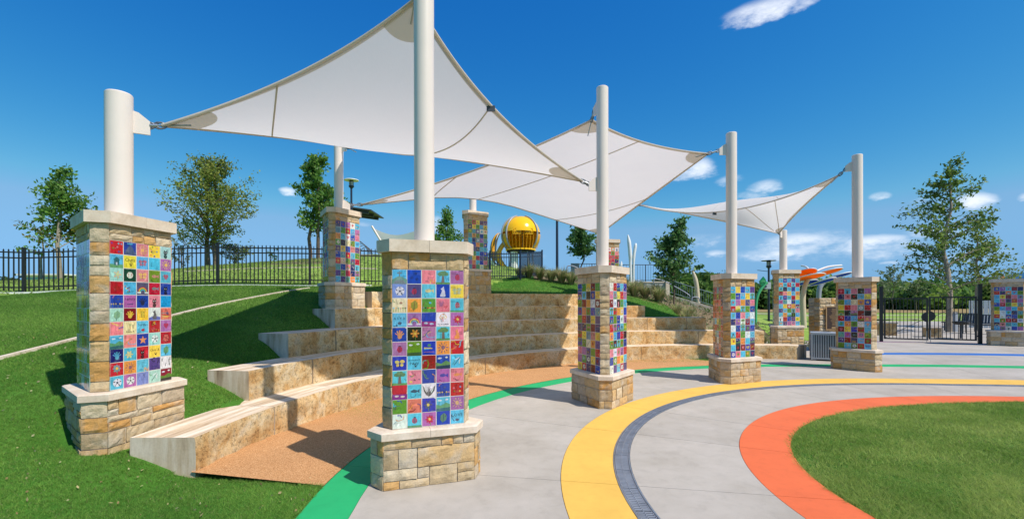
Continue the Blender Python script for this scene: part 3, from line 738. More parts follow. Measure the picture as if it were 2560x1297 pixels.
MOTIF = {'A0': {(0, 1): 'hill', (0, 2): 'sun', (0, 3): 'dots', (0, 4): 'cat', (1, 0): 'house', (1, 1): 'txt:Chris', (1, 2): 'fly', (2, 0): 'flower', (2, 1): 'base', (2, 2): 'fly', (2, 3): 'fish', (2, 4): 'heart', (3, 1): 'dots', (3, 2): 'rainbow', (3, 4): 'cat',
                4: 0, (4, 0): 'garden', (4, 1): 'txt:Family', (4, 2): 'hand', (4, 3): 'cat', (5, 0): 'leaf', (5, 2): 'grid', (5, 3): 'dog', (6, 1): 'carrot', (6, 2): 'txt:Jordan', (6, 3): 'dots', (7, 0): 'hills', (7, 1): 'scrib', (7, 3): 'ball', (7, 4): 'bball', (8, 0): 'hand', (8, 1): 'flower', (8, 2): 'cat', (8, 3): 'txt:Chris A',
                (9, 0): 'flower', (9, 1): 'sun', (9, 2): 'scrib', (9, 3): 'txt:C J', (9, 4): 'feet', (10, 0): 'ball', (10, 3): 'dfly'},
         'B0': {(0, 0): 'cross', (0, 1): 'paw', (0, 2): 'scrib', (0, 3): 'tree', (0, 4): 'bug', (1, 0): 'ball', (1, 1): 'bug', (1, 2): 'fish', (1, 3): 'wolf', (1, 4): 'fly', (2, 0): 'garden', (2, 1): 'leaf', (2, 2): 'garden', (2, 3): 'hearts', (2, 4): 'bug', (3, 0): 'txt:A S Y X', (3, 1): 'rainbow', (3, 2): 'stripe', (3, 3): 'logo', (3, 4): 'flower',
                (4, 1): 'flower', (4, 2): 'scrib', (4, 3): 'tree', (4, 4): 'dog', (5, 0): 'bug', (5, 1): 'hills', (5, 3): 'sun', (5, 4): 'scrib', (6, 0): 'fly', (6, 1): 'txt:BONANZ/PAW', (6, 2): 'scrib', (6, 3): 'hills', (6, 4): 'dfly', (7, 0): 'tree', (7, 1): 'dots', (7, 2): 'scrib', (7, 4): 'fish', (8, 0): 'stripe', (8, 1): 'fish', (8, 2): 'wing', (8, 3): 'garden', (8, 4): 'dots',
                (9, 2): 'flower', (9, 3): 'hills', (9, 4): 'sun', (10, 0): 'scrib', (10, 1): 'bug', (10, 2): 'flower', (10, 3): 'leaf', (10, 4): 'txt:LOVE'}}
GENERIC = ['flower', 'tree', 'bug', 'ball', 'heart', 'sun', 'hand', 'house', 'fish', 'fly', 'rainbow', 'scrib', 'hills', 'dots', 'paw', 'star', 'cat', 'dfly', 'leaf', 'garden', 'scrib', 'plain', 'plain', 'scrib', 'dots', 'plain', 'lines', 'lines', 'scrib', 'scrib', 'plain', 'lines', 'dots', 'scrib']
_txt = {}
def text_tris(s):
    if s in _txt: return _txt[s]
    cu = bpy.data.curves.new('t', 'FONT'); cu.body = s; cu.align_x = 'CENTER'; cu.resolution_u = 1
    o = bpy.data.objects.new('t', cu); me = bpy.data.meshes.new_from_object(o)
    vs = [(v.co.x, v.co.y) for v in me.vertices]; fs = [tuple(p.vertices) for p in me.polygons]
    bpy.data.objects.remove(o); bpy.data.curves.remove(cu); bpy.data.meshes.remove(me)
    xs_ = [v[0] for v in vs]; ys_ = [v[1] for v in vs]; w = max(xs_) - min(xs_)
    vs = [((v[0] - (max(xs_) + min(xs_)) / 2) / w, (v[1] - min(ys_)) / w) for v in vs]
    _txt[s] = (vs, fs); return _txt[s]
def motif(b, kind, base, rd, hs):
    """painted picture on a tile, in tile coordinates -1..1; b collects coloured polygons"""
    lv = [0]; bc = tc(base); soft = rd.uniform(.12, .5) if not kind.startswith('txt') else .05
    if kind in ('ball', 'wing', 'logo', 'bug', 'tree', 'cat', 'dog', 'base'): soft *= .4
    def P(pts, c):
        lv[0] += 1; pts = [(x + rd.uniform(-.035, .035), z + rd.uniform(-.035, .035)) for x, z in pts]; y = -.0004 - lv[0] * .00012
        c = tc(c, 1, rd) if isinstance(c, str) else c
        c = tuple(c[i] * (1 - soft) + bc[i] * soft for i in range(3)) + (1,)
        b.add([(x * hs, y, z * hs) for x, z in pts], [tuple(range(len(pts)))], 0, c)
    def E(x, z, rx, rz, c, n=9, a=0.0):
        ca, sa = math.cos(a), math.sin(a)
        P([(x + rx * math.cos(t) * ca - rz * math.sin(t) * sa, z + rx * math.cos(t) * sa + rz * math.sin(t) * ca) for t in [2 * math.pi * i / n for i in range(n)]], c)
    def Ln(x0, z0, x1, z1, w, c):
        dx, dz = x1 - x0, z1 - z0; l = math.hypot(dx, dz) or 1; px, pz = -dz / l * w / 2, dx / l * w / 2
        P([(x0 + px, z0 + pz), (x0 - px, z0 - pz), (x1 - px, z1 - pz), (x1 + px, z1 + pz)], c)
    def Bx(x0, z0, x1, z1, c): P([(x0, z0), (x1, z0), (x1, z1), (x0, z1)], c)
    def squig(x0, z0, n, c, w=.09, st=.3):
        a = rd.uniform(0, 6.28)
        for i in range(n):
            a += rd.uniform(-1, 1); x1 = max(-.85, min(.85, x0 + math.cos(a) * st)); z1 = max(-.85, min(.85, z0 + math.sin(a) * st)); Ln(x0, z0, x1, z1, w, c); x0, z0 = x1, z1
    dark = lambda: 'K' if base not in 'KNDF' else rd.choice('WYSP')
    any_ = lambda: rd.choice([k for k in 'RBSPYGYGOKTDEO' if k != base])
    k = kind
    if k.startswith('txt:'):
        rows = k[4:].split('/'); n = len(rows)
        for i, r_ in enumerate(rows):
            vs, fs = text_tris(r_); lv[0] += 1; w = min(1.6, .42 * max(2, len(r_))); zo = .15 - i * .55 if n == 1 else .35 - i * .55
            c = tc('K' if base != 'V' else 'K'); y = -.0004 - lv[0] * .00012
            b.add([(x * w * hs, y, (z * w + zo - .1) * hs) for x, z in vs], fs, 0, c)
        if n > 1 or base == 'Y': E(.15, -.5, .16, .12, 'K'); [E(.15 + .2 * math.cos(t), -.32 + .1 * math.sin(t), .06, .07, 'K', 6) for t in (.3, 1.2, 2, 2.8)]
        elif base == 'S': E(0, -.45, .28, .2, any_()); squig(-.4, -.6, 4, 'N')
        else: Ln(-.5, -.4, .5, -.4, .1, 'N')
    elif k == 'flower':
        n = rd.choice((5, 6, 8)); c = any_(); x0, z0 = rd.uniform(-.15, .15), rd.uniform(-.05, .2)
        Ln(x0, z0, x0 + .1, -.85, .09, 'G')
        for i in range(n): t = 6.28 * i / n; E(x0 + .36 * math.cos(t), z0 + .36 * math.sin(t), .26, .15, c, 8, t)
        E(x0, z0, .2, .2, 'Y' if base != 'Y' else 'O')
    elif k in ('tree', 'logo'):
        if k == 'tree':
            Bx(-1, -1, 1, -.7, 'G'); P([(-.22, -.8), (.25, -.8), (.16, .25), (-.12, .25)], (.16, .075, .03, 1))
            for x, z, r_ in ((0, .5, .5), (-.42, .42, .36), (.42, .45, .38), (-.15, .66, .3), (.2, .7, .28)): E(x, z, r_, r_ * .72, (.12, .2, .035, 1) if rd.random() < .6 else (.09, .16, .03, 1))
            Ln(.6, -.2, .85, -.1, .07, 'N'); Ln(.7, -.35, .9, -.3, .07, 'N')
        else:
            for x, z, r_ in ((0, .5, .3), (-.3, .3, .26), (.3, .32, .26), (-.15, .52, .24), (.18, .52, .24)): E(x, z, r_, r_, 'O'); E(x, z, r_ - .07, r_ - .07, 'W')
            P([(-.06, -.3), (.08, -.3), (.04, .2), (-.04, .2)], 'A')
            vs, fs = text_tris('The Woodlands'); lv[0] += 1; b.add([(x * 1.6 * hs, -.0025, (z * 1.6 - .75) * hs) for x, z in vs], fs, 0, tc('K'))
    elif k == 'bug':
        x0, z0 = rd.uniform(-.1, .2), rd.uniform(-.2, .1)
        if base in 'SI': Bx(-1, -1, 1, -.72, 'G')
        E(x0, z0 + .38, .2, .16, 'K'); E(x0, z0, .36, .42, 'R' if base not in 'RD' else 'Y', 12); Ln(x0, z0 + .4, x0, z0 - .4, .05, 'K')
        for dx, dz in ((-.17, .12), (.17, .12), (-.16, -.16), (.16, -.16)): E(x0 + dx, z0 + dz, .07, .07, 'K', 6)
    elif k == 'ball':
        E(.05, 0, .62, .62, 'W' if base != 'W' else 'S', 16); E(.05, 0, .17, .17, 'K', 5, .3)
        for i in range(5): t = 6.28 * i / 5 + .3; E(.05 + .5 * math.cos(t), .5 * math.sin(t), .10, .09, 'K', 5, t); Ln(.05 + .2 * math.cos(t), .2 * math.sin(t), .05 + .42 * math.cos(t), .42 * math.sin(t), .05, 'K')
    elif k == 'bball':
        E(0, 0, .62, .7, 'K', 16); E(0, 0, .52, .6, 'A', 16); Ln(-.4, -.4, .4, .4, .08, 'K'); Ln(-.45, .3, .45, -.3, .08, 'K'); Ln(0, .6, .1, -.6, .08, 'K')
    elif k == 'base':
        E(0, 0, .5, .5, 'W', 16)
        for s in (-1, 1): Ln(s * .32, .3, s * .22, 0, .07, 'R'); Ln(s * .22, 0, s * .32, -.3, .07, 'R')
    elif k in ('heart', 'hearts'):
        for x, z, s in ([(0, 0, 1)] if k == 'heart' else [(.4, -.3, .6), (-.3, .3, .0)]):
            if s: E(x - .2 * s, z + .2 * s, .26 * s, .26 * s, 'R' if base not in 'RD' else 'P'); E(x + .2 * s, z + .2 * s, .26 * s, .26 * s, 'R' if base not in 'RD' else 'P'); P([(x - .45 * s, z + .12 * s), (x, z - .5 * s), (x + .45 * s, z + .12 * s)], 'R' if base not in 'RD' else 'P')
        if k == 'hearts':
            E(-.3, .1, .26, .24, 'V')
            for i in range(5): t = .5 + i * .55; Ln(-.3 + .2 * math.cos(t), .1 + .2 * math.sin(t), -.3 + .55 * math.cos(t), .15 + .55 * math.sin(t), .12, 'V')
    elif k == 'sun':
        c = 'Y' if base not in 'YO' else 'V'; E(0, 0, .3, .3, c, 12)
        for i in range(10): t = 6.28 * i / 10; Ln(.4 * math.cos(t), .4 * math.sin(t), .75 * math.cos(t), .75 * math.sin(t), .1, c)
    elif k == 'hand':
        c = any_(); E(0, -.25, .32, .34, c)
        for i in range(5): t = .45 + i * .56; Ln(.2 * math.cos(t), -.2 + .2 * math.sin(t), .68 * math.cos(t), -.15 + .72 * math.sin(t), .17, c)
    elif k == 'house':
        Bx(-1, -1, 1, -.5, 'G'); Bx(-.4, -.6, .4, .15, 'F' if base == 'S' else any_()); P([(-.55, .15), (.55, .15), (0, .65)], 'F' if base == 'S' else 'R'); Bx(-.12, -.6, .12, -.2, 'W')
    elif k == 'fish':
        c = any_(); E(-.05, .05, .45, .24, c, 12); P([(.3, .05), (.7, .35), (.7, -.25)], c); E(-.25, .1, .06, .06, 'K', 6); squig(-.6, -.5, 4, dark(), .06)
    elif k == 'fly':
        c = any_(); Ln(-.05, -.5, .05, .5, .1, 'K'); E(-.35, .2, .32, .26, c); E(.35, .25, .32, .26, c); E(-.28, -.25, .24, .2, c); E(.3, -.22, .24, .2, c)
    elif k == 'dfly':
        Ln(-.5, -.6, .4, .5, .09, 'K'); E(.0, .35, .42, .1, 'W', 8, .5); E(.35, .0, .42, .1, 'W', 8, 1.4); squig(-.5, .3, 3, 'G', .08)
    elif k == 'rainbow':
        for i, c in enumerate('RYGSV'):
            r_ = .8 - i * .13; P([(r_ * math.cos(t), -.5 + r_ * math.sin(t)) for t in [math.pi * j / 9 for j in range(10)]] , c)
        P([(.17 * math.cos(t), -.5 + .17 * math.sin(t)) for t in [math.pi * j / 6 for j in range(7)]], base); Bx(-.9, -.75, -.3, -.5, 'W'); Bx(.3, -.75, .9, -.5, 'W')
    elif k == 'scrib':
        for _ in range(3): squig(rd.uniform(-.6, .6), rd.uniform(-.6, .6), rd.randint(4, 7), any_(), rd.uniform(.08, .16))
    elif k == 'hills':
        P([(-1, -1), (1, -1), (1, -.1), (.4, .15), (-.3, -.25), (-1, -.05)], 'G'); P([(-1, -1), (1, -1), (1, -.5), (-1, -.6)], 'F'); E(.5, .6, .2, .14, 'W'); E(-.5, .5, .3, .12, 'W')
    elif k == 'hill':
        P([(-1, -.9), (1, -.9), (.4, .2), (0, .6), (-.4, .1)], 'E'); E(0, .75, .5, .1, 'S')
    elif k == 'cross':
        P([(-1, -1), (1, -1), (1, -.35), (.4, 0), (-.2, .05), (-1, -.45)], (.14, .19, .05, 1)); P([(-.9, -1), (.9, -1), (.5, -.5), (-.5, -.5)], (.2, .11, .06, 1)); Ln(0, 0, 0, .8, .14, (.16, .08, .04, 1)); Ln(-.3, .5, .3, .5, .12, (.16, .08, .04, 1))
    elif k == 'garden':
        for i in range(6): x = -.8 + i * .32; Ln(x, -.9, x, -.4, .07, 'G'); E(x, -.35, .13, .12, any_(), 7)
        E(.2, .35, .2, .16, any_()); squig(-.6, .5, 4, any_(), .07)
    elif k == 'paw':
        for x, z, s in ((-.35, -.2, .7), (.35, -.4, .7), (.2, .4, .7)):
            E(x, z, .2 * s, .17 * s, dark()); [E(x + .28 * s * math.cos(t), z + .28 * s * math.sin(t), .08 * s, .1 * s, dark(), 6) for t in (.4, 1.15, 1.95, 2.7)]
    elif k == 'feet':
        for i in range(7): x, z = rd.uniform(-.8, .8), rd.uniform(-.7, .6); E(x, z, .1, .2, 'K', 7, .2); [E(x - .1 + .08 * j, z + .26, .04, .05, 'K', 5) for j in range(4)]
    elif k == 'star':
        P([((.7 if i % 2 == 0 else .3) * math.sin(i * math.pi / 5), (.7 if i % 2 == 0 else .3) * math.cos(i * math.pi / 5)) for i in range(10)], any_())
    elif k == 'cat':
        c = dark(); x0 = rd.uniform(-.2, .2); E(x0, 0, .36, .32, c); P([(x0 - .34, .1), (x0 - .1, .28), (x0 - .28, .6)], c); P([(x0 + .34, .1), (x0 + .1, .28), (x0 + .28, .6)], c); E(x0, -.6, .3, .35, c)
        E(x0 - .13, .05, .06, .06, 'W', 6); E(x0 + .13, .05, .06, .06, 'W', 6)
    elif k in ('dog', 'wolf'):
        c = 'W' if k == 'wolf' else ('K' if base == 'W' else 'O')
        if k == 'dog' and base == 'W': P([(-1, -1), (1, -1), (1, -.5), (0, -.3), (-1, -.6)], 'B')
        P([(-.4, -.8), (.35, -.8), (.3, -.1), (.15, .2), (.1, .7), (-.1, .45), (-.35, .35), (-.12, .1)], c); E(.0, -.55, .4, .3, c); E(.02, .38, .05, .05, 'K', 5)
    elif k == 'leaf':
        P([(-.1, -.7), (.45, -.3), (.5, .3), (.1, .7), (-.4, .35), (-.45, -.25)], 'G' if base != 'G' else 'F'); Ln(-.1, -.8, .1, .6, .07, 'F'); Ln(.2, .1, .5, .5, .06, 'F')
    elif k == 'carrot':
        P([(-.12, .2), (.14, .2), (.02, -.35)], 'O'); [Ln(0, .2, dx, .65, .08, 'G') for dx in (-.2, 0, .2)]; vs, fs = text_tris('Kimmy B'); b.add([(x * 1.2 * hs, -.002, (z * 1.2 - .75) * hs) for x, z in vs], fs, 0, tc('K'))
    elif k == 'grid':
        Bx(-.3, -.45, .3, .45, 'K'); [Ln(-.3, z, .3, z, .08, 'Y') for z in (-.25, 0, .25)]; [Ln(x, -.45, x, .45, .08, 'Y') for x in (-.08, .12)]
    elif k == 'wing':
        for s in (-1, 1):
            P([(s * .1, -.2), (s * .9, .75), (s * .75, .0), (s * .5, -.4), (s * .15, -.75)][::s], 'K'); [Ln(s * .3, -.3 + i * .18, s * (.55 + .08 * i), .15 + i * .14, .05, 'W') for i in range(3)]
        P([(-.16, -.8), (.16, -.8), (.12, .2), (0, .45), (-.12, .2)], 'K')
    elif k == 'stripe':
        Bx(-1, -.1, 1, 1, 'R' if base == 'R' else 'B'); Bx(-1, -1, 1, -.25, 'B' if base == 'R' else 'R'); E(-.4, -.5, .3, .15, 'W'); E(.4, -.6, .3, .15, 'W')
    elif k == 'dots':
        for _ in range(9): E(rd.uniform(-.75, .75), rd.uniform(-.75, .75), rd.uniform(.08, .18), rd.uniform(.08, .18), any_(), 7)
    elif k == 'lines':
        for _ in range(4): z = rd.uniform(-.7, .7); Ln(-.7, z, rd.uniform(.1, .7), z + rd.uniform(-.2, .2), .09, any_())
        E(rd.uniform(-.4, .4), rd.uniform(-.4, .4), .26, .22, any_())
TP, TSZ = .1507, .1484
_tile_cache = {}
def tile_mesh(base, kind, seed):
    key = (base, kind, seed)
    if key in _tile_cache: return _tile_cache[key]
    rd = random.Random(hash(base) % 7 + seed * 17 + len(kind) * 131 + ord(kind[0]) * 7 + ord(base)); c = tc(base, 1, rd); hs = TSZ / 2; e = .0035; b = MB()
    o = [(-hs, .004, -hs), (hs, .004, -hs), (hs, .004, hs), (-hs, .004, hs)]; f = [(-hs + e, 0, -hs + e), (hs - e, 0, -hs + e), (hs - e, 0, hs - e), (-hs + e, 0, hs - e)]
    kb = [(x, .016, z) for x, _, z in o]
    b.add(o + f + kb, [(4, 5, 6, 7), (0, 1, 5, 4), (1, 2, 6, 5), (2, 3, 7, 6), (3, 0, 4, 7), (8, 9, 1, 0), (9, 10, 2, 1), (10, 11, 3, 2), (11, 8, 0, 3)], 0, c)
    # broad brush strokes under the picture
    for i in range(5):
        x, z = rd.uniform(-.95, .5), rd.uniform(-.95, .5); w, h = rd.uniform(.15, .45), rd.uniform(.3, .9); k2 = rd.uniform(.62, 1.35); sl = rd.uniform(-.2, .2)
        if rd.random() < .4: w, h = h, w * .6
        cl = lambda v: max(-.95, min(.95, v)); y = -.00005 - i * .00006
        b.add([(cl(x) * hs, y, cl(z) * hs), (cl(x + w) * hs, y, cl(z + sl * .3) * hs), (cl(x + w + sl) * hs, y, cl(z + h) * hs), (cl(x + sl) * hs, y, cl(z + h * .9) * hs)], [(0, 1, 2, 3)], 0, (min(1, c[0] * k2), min(1, c[1] * k2), min(1, c[2] * k2), 1))
    if kind != 'plain': motif(b, kind, base, rd, hs)
    me = b.mesh('tile', M_TILE); _tile_cache[key] = me; return me

def cap_piece(W, c, k, z0, z1, bev=.0, hole=None):
    hp = hexpts(W, c); f = lambda i: hp[i % 6]
    m0 = (f(2 * k) + f(2 * k + 1)) / 2; m1 = (f(2 * k + 2) + f(2 * k + 3)) / 2; cen = Vector((0, 0))
    poly = [cen, m0, f(2 * k + 1), f(2 * k + 2), m1]; g0 = sum(poly, Vector((0, 0))) / 5; poly = [g0 + (p - g0) * .994 for p in poly]
    b = MB()
    if bev:
        n = 5; inn = [Vector((0, 0)) + p * (1 - bev / max(.2, p.length)) if p.length > .1 else p for p in poly]
        zz = z1 - bev * .35
        vs = [(p.x, p.y, z0) for p in poly] + [(p.x, p.y, zz) for p in poly] + [(p.x, p.y, z1) for p in inn]
        b.add(vs, [tuple(range(n))[::-1], tuple(range(2 * n, 3 * n))] + [(i, (i + 1) % n, n + (i + 1) % n, n + i) for i in range(n)] + [(n + i, n + (i + 1) % n, 2 * n + (i + 1) % n, 2 * n + i) for i in range(n)])
    else: b.prism([tuple(p) for p in poly], z0, z1)
    return b.mesh('coping_stone', M_CAP)
CAPM = {}
rngP = random.Random(11)
def pillar(key, x, y, zb, phi, label, rows=11, extra=0.0, dig=.35):
    """extra: added base height"""
    root = thing('mosaic_pillar', label, 'pillar', (x, y, zb), R(phi + 90), 'mosaic pillars around the amphitheatre')
    lay = LAY[0 if key == 'B' else rngP.randrange(4)]; hb = .505 + extra
    zsh = .584 + extra; zt = zsh + 1.83 - (11 - rows) * .1495
    b = MB(); W1, C1 = offs(WB, CB, -.012); b.prism([tuple(p) for p in hexpts(W1, C1)], -dig, hb, 0); W1, C1 = offs(W_, C_, -.013)
    b.prism([tuple(p) for p in hexpts(W1, C1)], hb, zt, 0)
    link('core', b.mesh('core', M_MORTAR), root)
    pick = lambda: rngP.choice(STONE_C)
    def course(items, k, W, c, z0, cham, zs=1.0, r_add=0.0):
        r = (rcham(W, c) if cham else rface(W, c)) + r_add
        for (x0, a, x1, b_) in items:
            w, h = x1 - x0 - .009, (b_ - a) * zs - .009
            l, rz = face_loc(k, r, (x0 + x1) / 2, z0 + (a + b_) / 2 * zs, cham)
            link('stone', stone_mesh(w, h, rngP.randrange(5)), root, l, rz, pick())
    zsb = (hb + 0.0) / .505
    for k in range(3):
        course(lay['base', k], k, WB, CB, 0, False, zsb); course(lay['basec', k], k, WB, CB, 0, True, zsb)
        course([(a, -dig, c_, -.0) for a, _, c_, _ in [(-WB / 2, 0, 0, 0), (0, 0, WB / 2, 0)]], k, WB, CB, 0, False); course([(-CB / 2, -dig, CB / 2, 0)], k, WB, CB, 0, True)
        course(lay['head', k], k, W_, C_, zt - .18, False)
        course([(a, z0_, c_, z1_) for a, z0_, c_, z1_ in lay['cham', k]], k, W_ , C_ , zsh, True, (zt - zsh) / 1.83, .004)
        # tiles
        pan = PAN.get(key + str(k)); mot = MOTIF.get(key + str(k), {}); rowsL = pan.split() if pan else None
        l0, rz = face_loc(k, rface(W_, C_) - .002, 0, 0)
        b = MB(); b.box((0, .004, 0), (W_ - .004, .012, rows * .1495 + .004)); link('grout', b.mesh('grout', M_GROUT), root, face_loc(k, rface(W_, C_) - .002, 0, zsh + .004 + rows * .1495 / 2)[0], rz)
        for r_ in range(rows):
            for c_ in range(5):
                if rowsL and r_ < len(rowsL): ch = rowsL[r_][c_]
                else: ch = rngP.choice('RBSPYGVOWKNDMTSBGRS')
                kd = mot.get((r_, c_)) if mot else None
                if kd is None: kd = rngP.choice(GENERIC)
                l, rz = face_loc(k, rface(W_, C_) + .001, (c_ - 2) * TP, zsh + .006 + (rows - 1 - r_ + .5) * .1495)
                to = link('tile', tile_mesh(ch, kd, rngP.randrange(5)), root, l, rz); to.rotation_euler = (rngP.uniform(-.009, .009), 0, rz + rngP.uniform(-.008, .008))
    for nm, W, c, d, z0, z1, bev in (('base', WB, CB, .03, hb, zsh, .03), ('top', W_, C_, .052, zt, zt + .126, .0)):
        W2, C2 = offs(W, c, d)
        for k in range(3):
            ky = (nm, k, round(z0, 3), round(z1, 3))
            if ky not in CAPM: CAPM[ky] = cap_piece(W2, C2, k, z0, z1, bev)
            link('coping_stone', CAPM[ky], root)
    return zb + zt + .126

PIL = {}
def place(key, x, y, zb, phi, label, **kw):
    PIL[key] = (x, y, pillar(key, x, y, zb, phi, label, **kw))
place('B', -.98, 5.123, 0, -71.1, 'mosaic pillar standing on the green ring, closest to the viewer, with a LOVE tile')
place('A', -4.639, 5.404, .347, -8.8, 'mosaic pillar rising from the turf slope beside the end of the lowest bench', dig=.5)
place('C', 1.721, 8.677, 0, -36.9, 'mosaic pillar turned corner first to the viewer, between the green and yellow rings')
place('D', 5.268, 10.969, 0, -68.1, 'mosaic pillar behind the yellow ring with dark red tiles on its shaded side')
place('E', 9.64, 12.761, 0, -140.5, 'mosaic pillar beside the trash receptacle, tiled side shaded and rough stone edge sunlit')
place('F', -4.35, 11.5, 1.79, -28, 'mosaic pillar on the turf above the fourth bench, in front of the black picket fence', rows=10, dig=.6)
place('J', -1.34, 15.75, 2.15, -54, 'shaded mosaic pillar behind the topmost bench, on the tallest plain stone base', extra=.26, dig=.5)
place('I', 3.62, 17.6, 1.70, -80, 'mosaic pillar mostly hidden behind a cream post, only its upper tiles seen against the sky', dig=.6)
place('H', 9.7, 16.35, .45, -87, 'mosaic pillar of mainly light blue tiles behind the end of the lowest bench', dig=.5)
place('G', 19.1, 17.6, .18, -137, 'mosaic pillar without a post, beside the black double gate')

# ------------------------------------------------------------------ cream steel posts
def post(key, x, y, z0, z1, label, r=.125, brackets=()):
    root = thing('sail_post', label, 'post', (x, y, z0), 0, 'cream posts holding the shade sails')
    b = MB(); h = z1 - z0
    b.tube([(0, 0, -.02), (0, 0, h - .012)], r, 32); b.tube([(0, 0, h - .012), (0, 0, h)], [r, r - .010], 32)
    link('tube', b.mesh('tube', M_POST), root)
    b = MB(); b.tube([(0, 0, -.01), (0, 0, .012)], r + .035, 24); link('collar', b.mesh('collar', M_POST), root)
    for (tx, ty, tz) in brackets:
        d = Vector((tx - x, ty - y, 0)).normalized(); b = MB(); z = tz - z0
        s = Vector((-d.y, d.x, 0)) * .012
        prof = [(r - .02, .17), (r + .05, .15), (r + .16, .06), (r + .16, -.10), (r - .02, -.10)]
        vs = [d * a + Vector((0, 0, z + c)) + s for a, c in prof] + [d * a + Vector((0, 0, z + c)) - s for a, c in prof]; n = len(prof)
        b.add(vs, [tuple(range(n)), tuple(range(2 * n - 1, n - 1, -1))] + [(i, n + i, n + (i + 1) % n, (i + 1) % n) for i in range(n)])
        link('bracket', b.mesh('bracket', M_POST), root)
    return root
PX = {k: v for k, v in PIL.items()}
TIP = {'A': (-4.28, 5.6, 4.06), 'B': (-1.16, 5.52, 5.55), 'C1': (1.32, 8.6, 4.16), 'F1': (-4.05, 11.35, 5.72),
       'C2': (1.57, 8.97, 5.45), 'D': (4.72, 11.0, 5.44), 'I2': (3.32, 17.25, 4.44), 'F2': (-3.82, 11.6, 4.36), 'T': (4.76, 17.0, 5.47), 'E': (9.25, 12.9, 5.45), 'H': (9.40, 16.1, 4.27)}
post('A', *PX['A'], 4.36, 'short cream post on the turf slope pillar, holding the largest sail\'s left corner', .135, [(TIP['A'][0], TIP['A'][1], 4.02)])
post('B', *PX['B'], 5.98, 'tall cream post on the closest pillar, running out of the top of the picture', .112, [(TIP['B'][0], TIP['B'][1], 5.68)])
post('C', *PX['C'], 5.95, 'tall cream post where two sails meet, on the pillar turned corner first', .112, [(TIP['C1'][0], TIP['C1'][1], 4.08), (TIP['C2'][0], TIP['C2'][1], 5.60)])
post('D', *PX['D'], 5.92, 'tall cream post on the pillar with dark red tiles on its shaded side', .122, [(TIP['D'][0], TIP['D'][1], 5.50)])
post('E', *PX['E'], 5.96, 'tall cream post holding the top of the far sail, beside the trash receptacle', .128, [(TIP['E'][0], TIP['E'][1], 5.62)])
post('F', *PX['F'], 5.95, 'cream post by the picket fence, its top hidden by the largest sail', .112, [(TIP['F1'][0], TIP['F1'][1], 5.75), (TIP['F2'][0], TIP['F2'][1], 4.30)])
post('J', *PX['J'], 5.72, 'cream post with cable shadows on the pillar behind the topmost bench', .12)
post('I', *PX['I'], 5.7, 'cream post hidden behind the nearer post where two sails meet', .12, [(TIP['I2'][0], TIP['I2'][1], 4.40), (TIP['T'][0], TIP['T'][1], 5.5)])
post('H', *PX['H'], 4.42, 'short cream post on the light blue pillar, holding the far sail\'s low corner', .122, [(TIP['H'][0], TIP['H'][1], 4.24)])

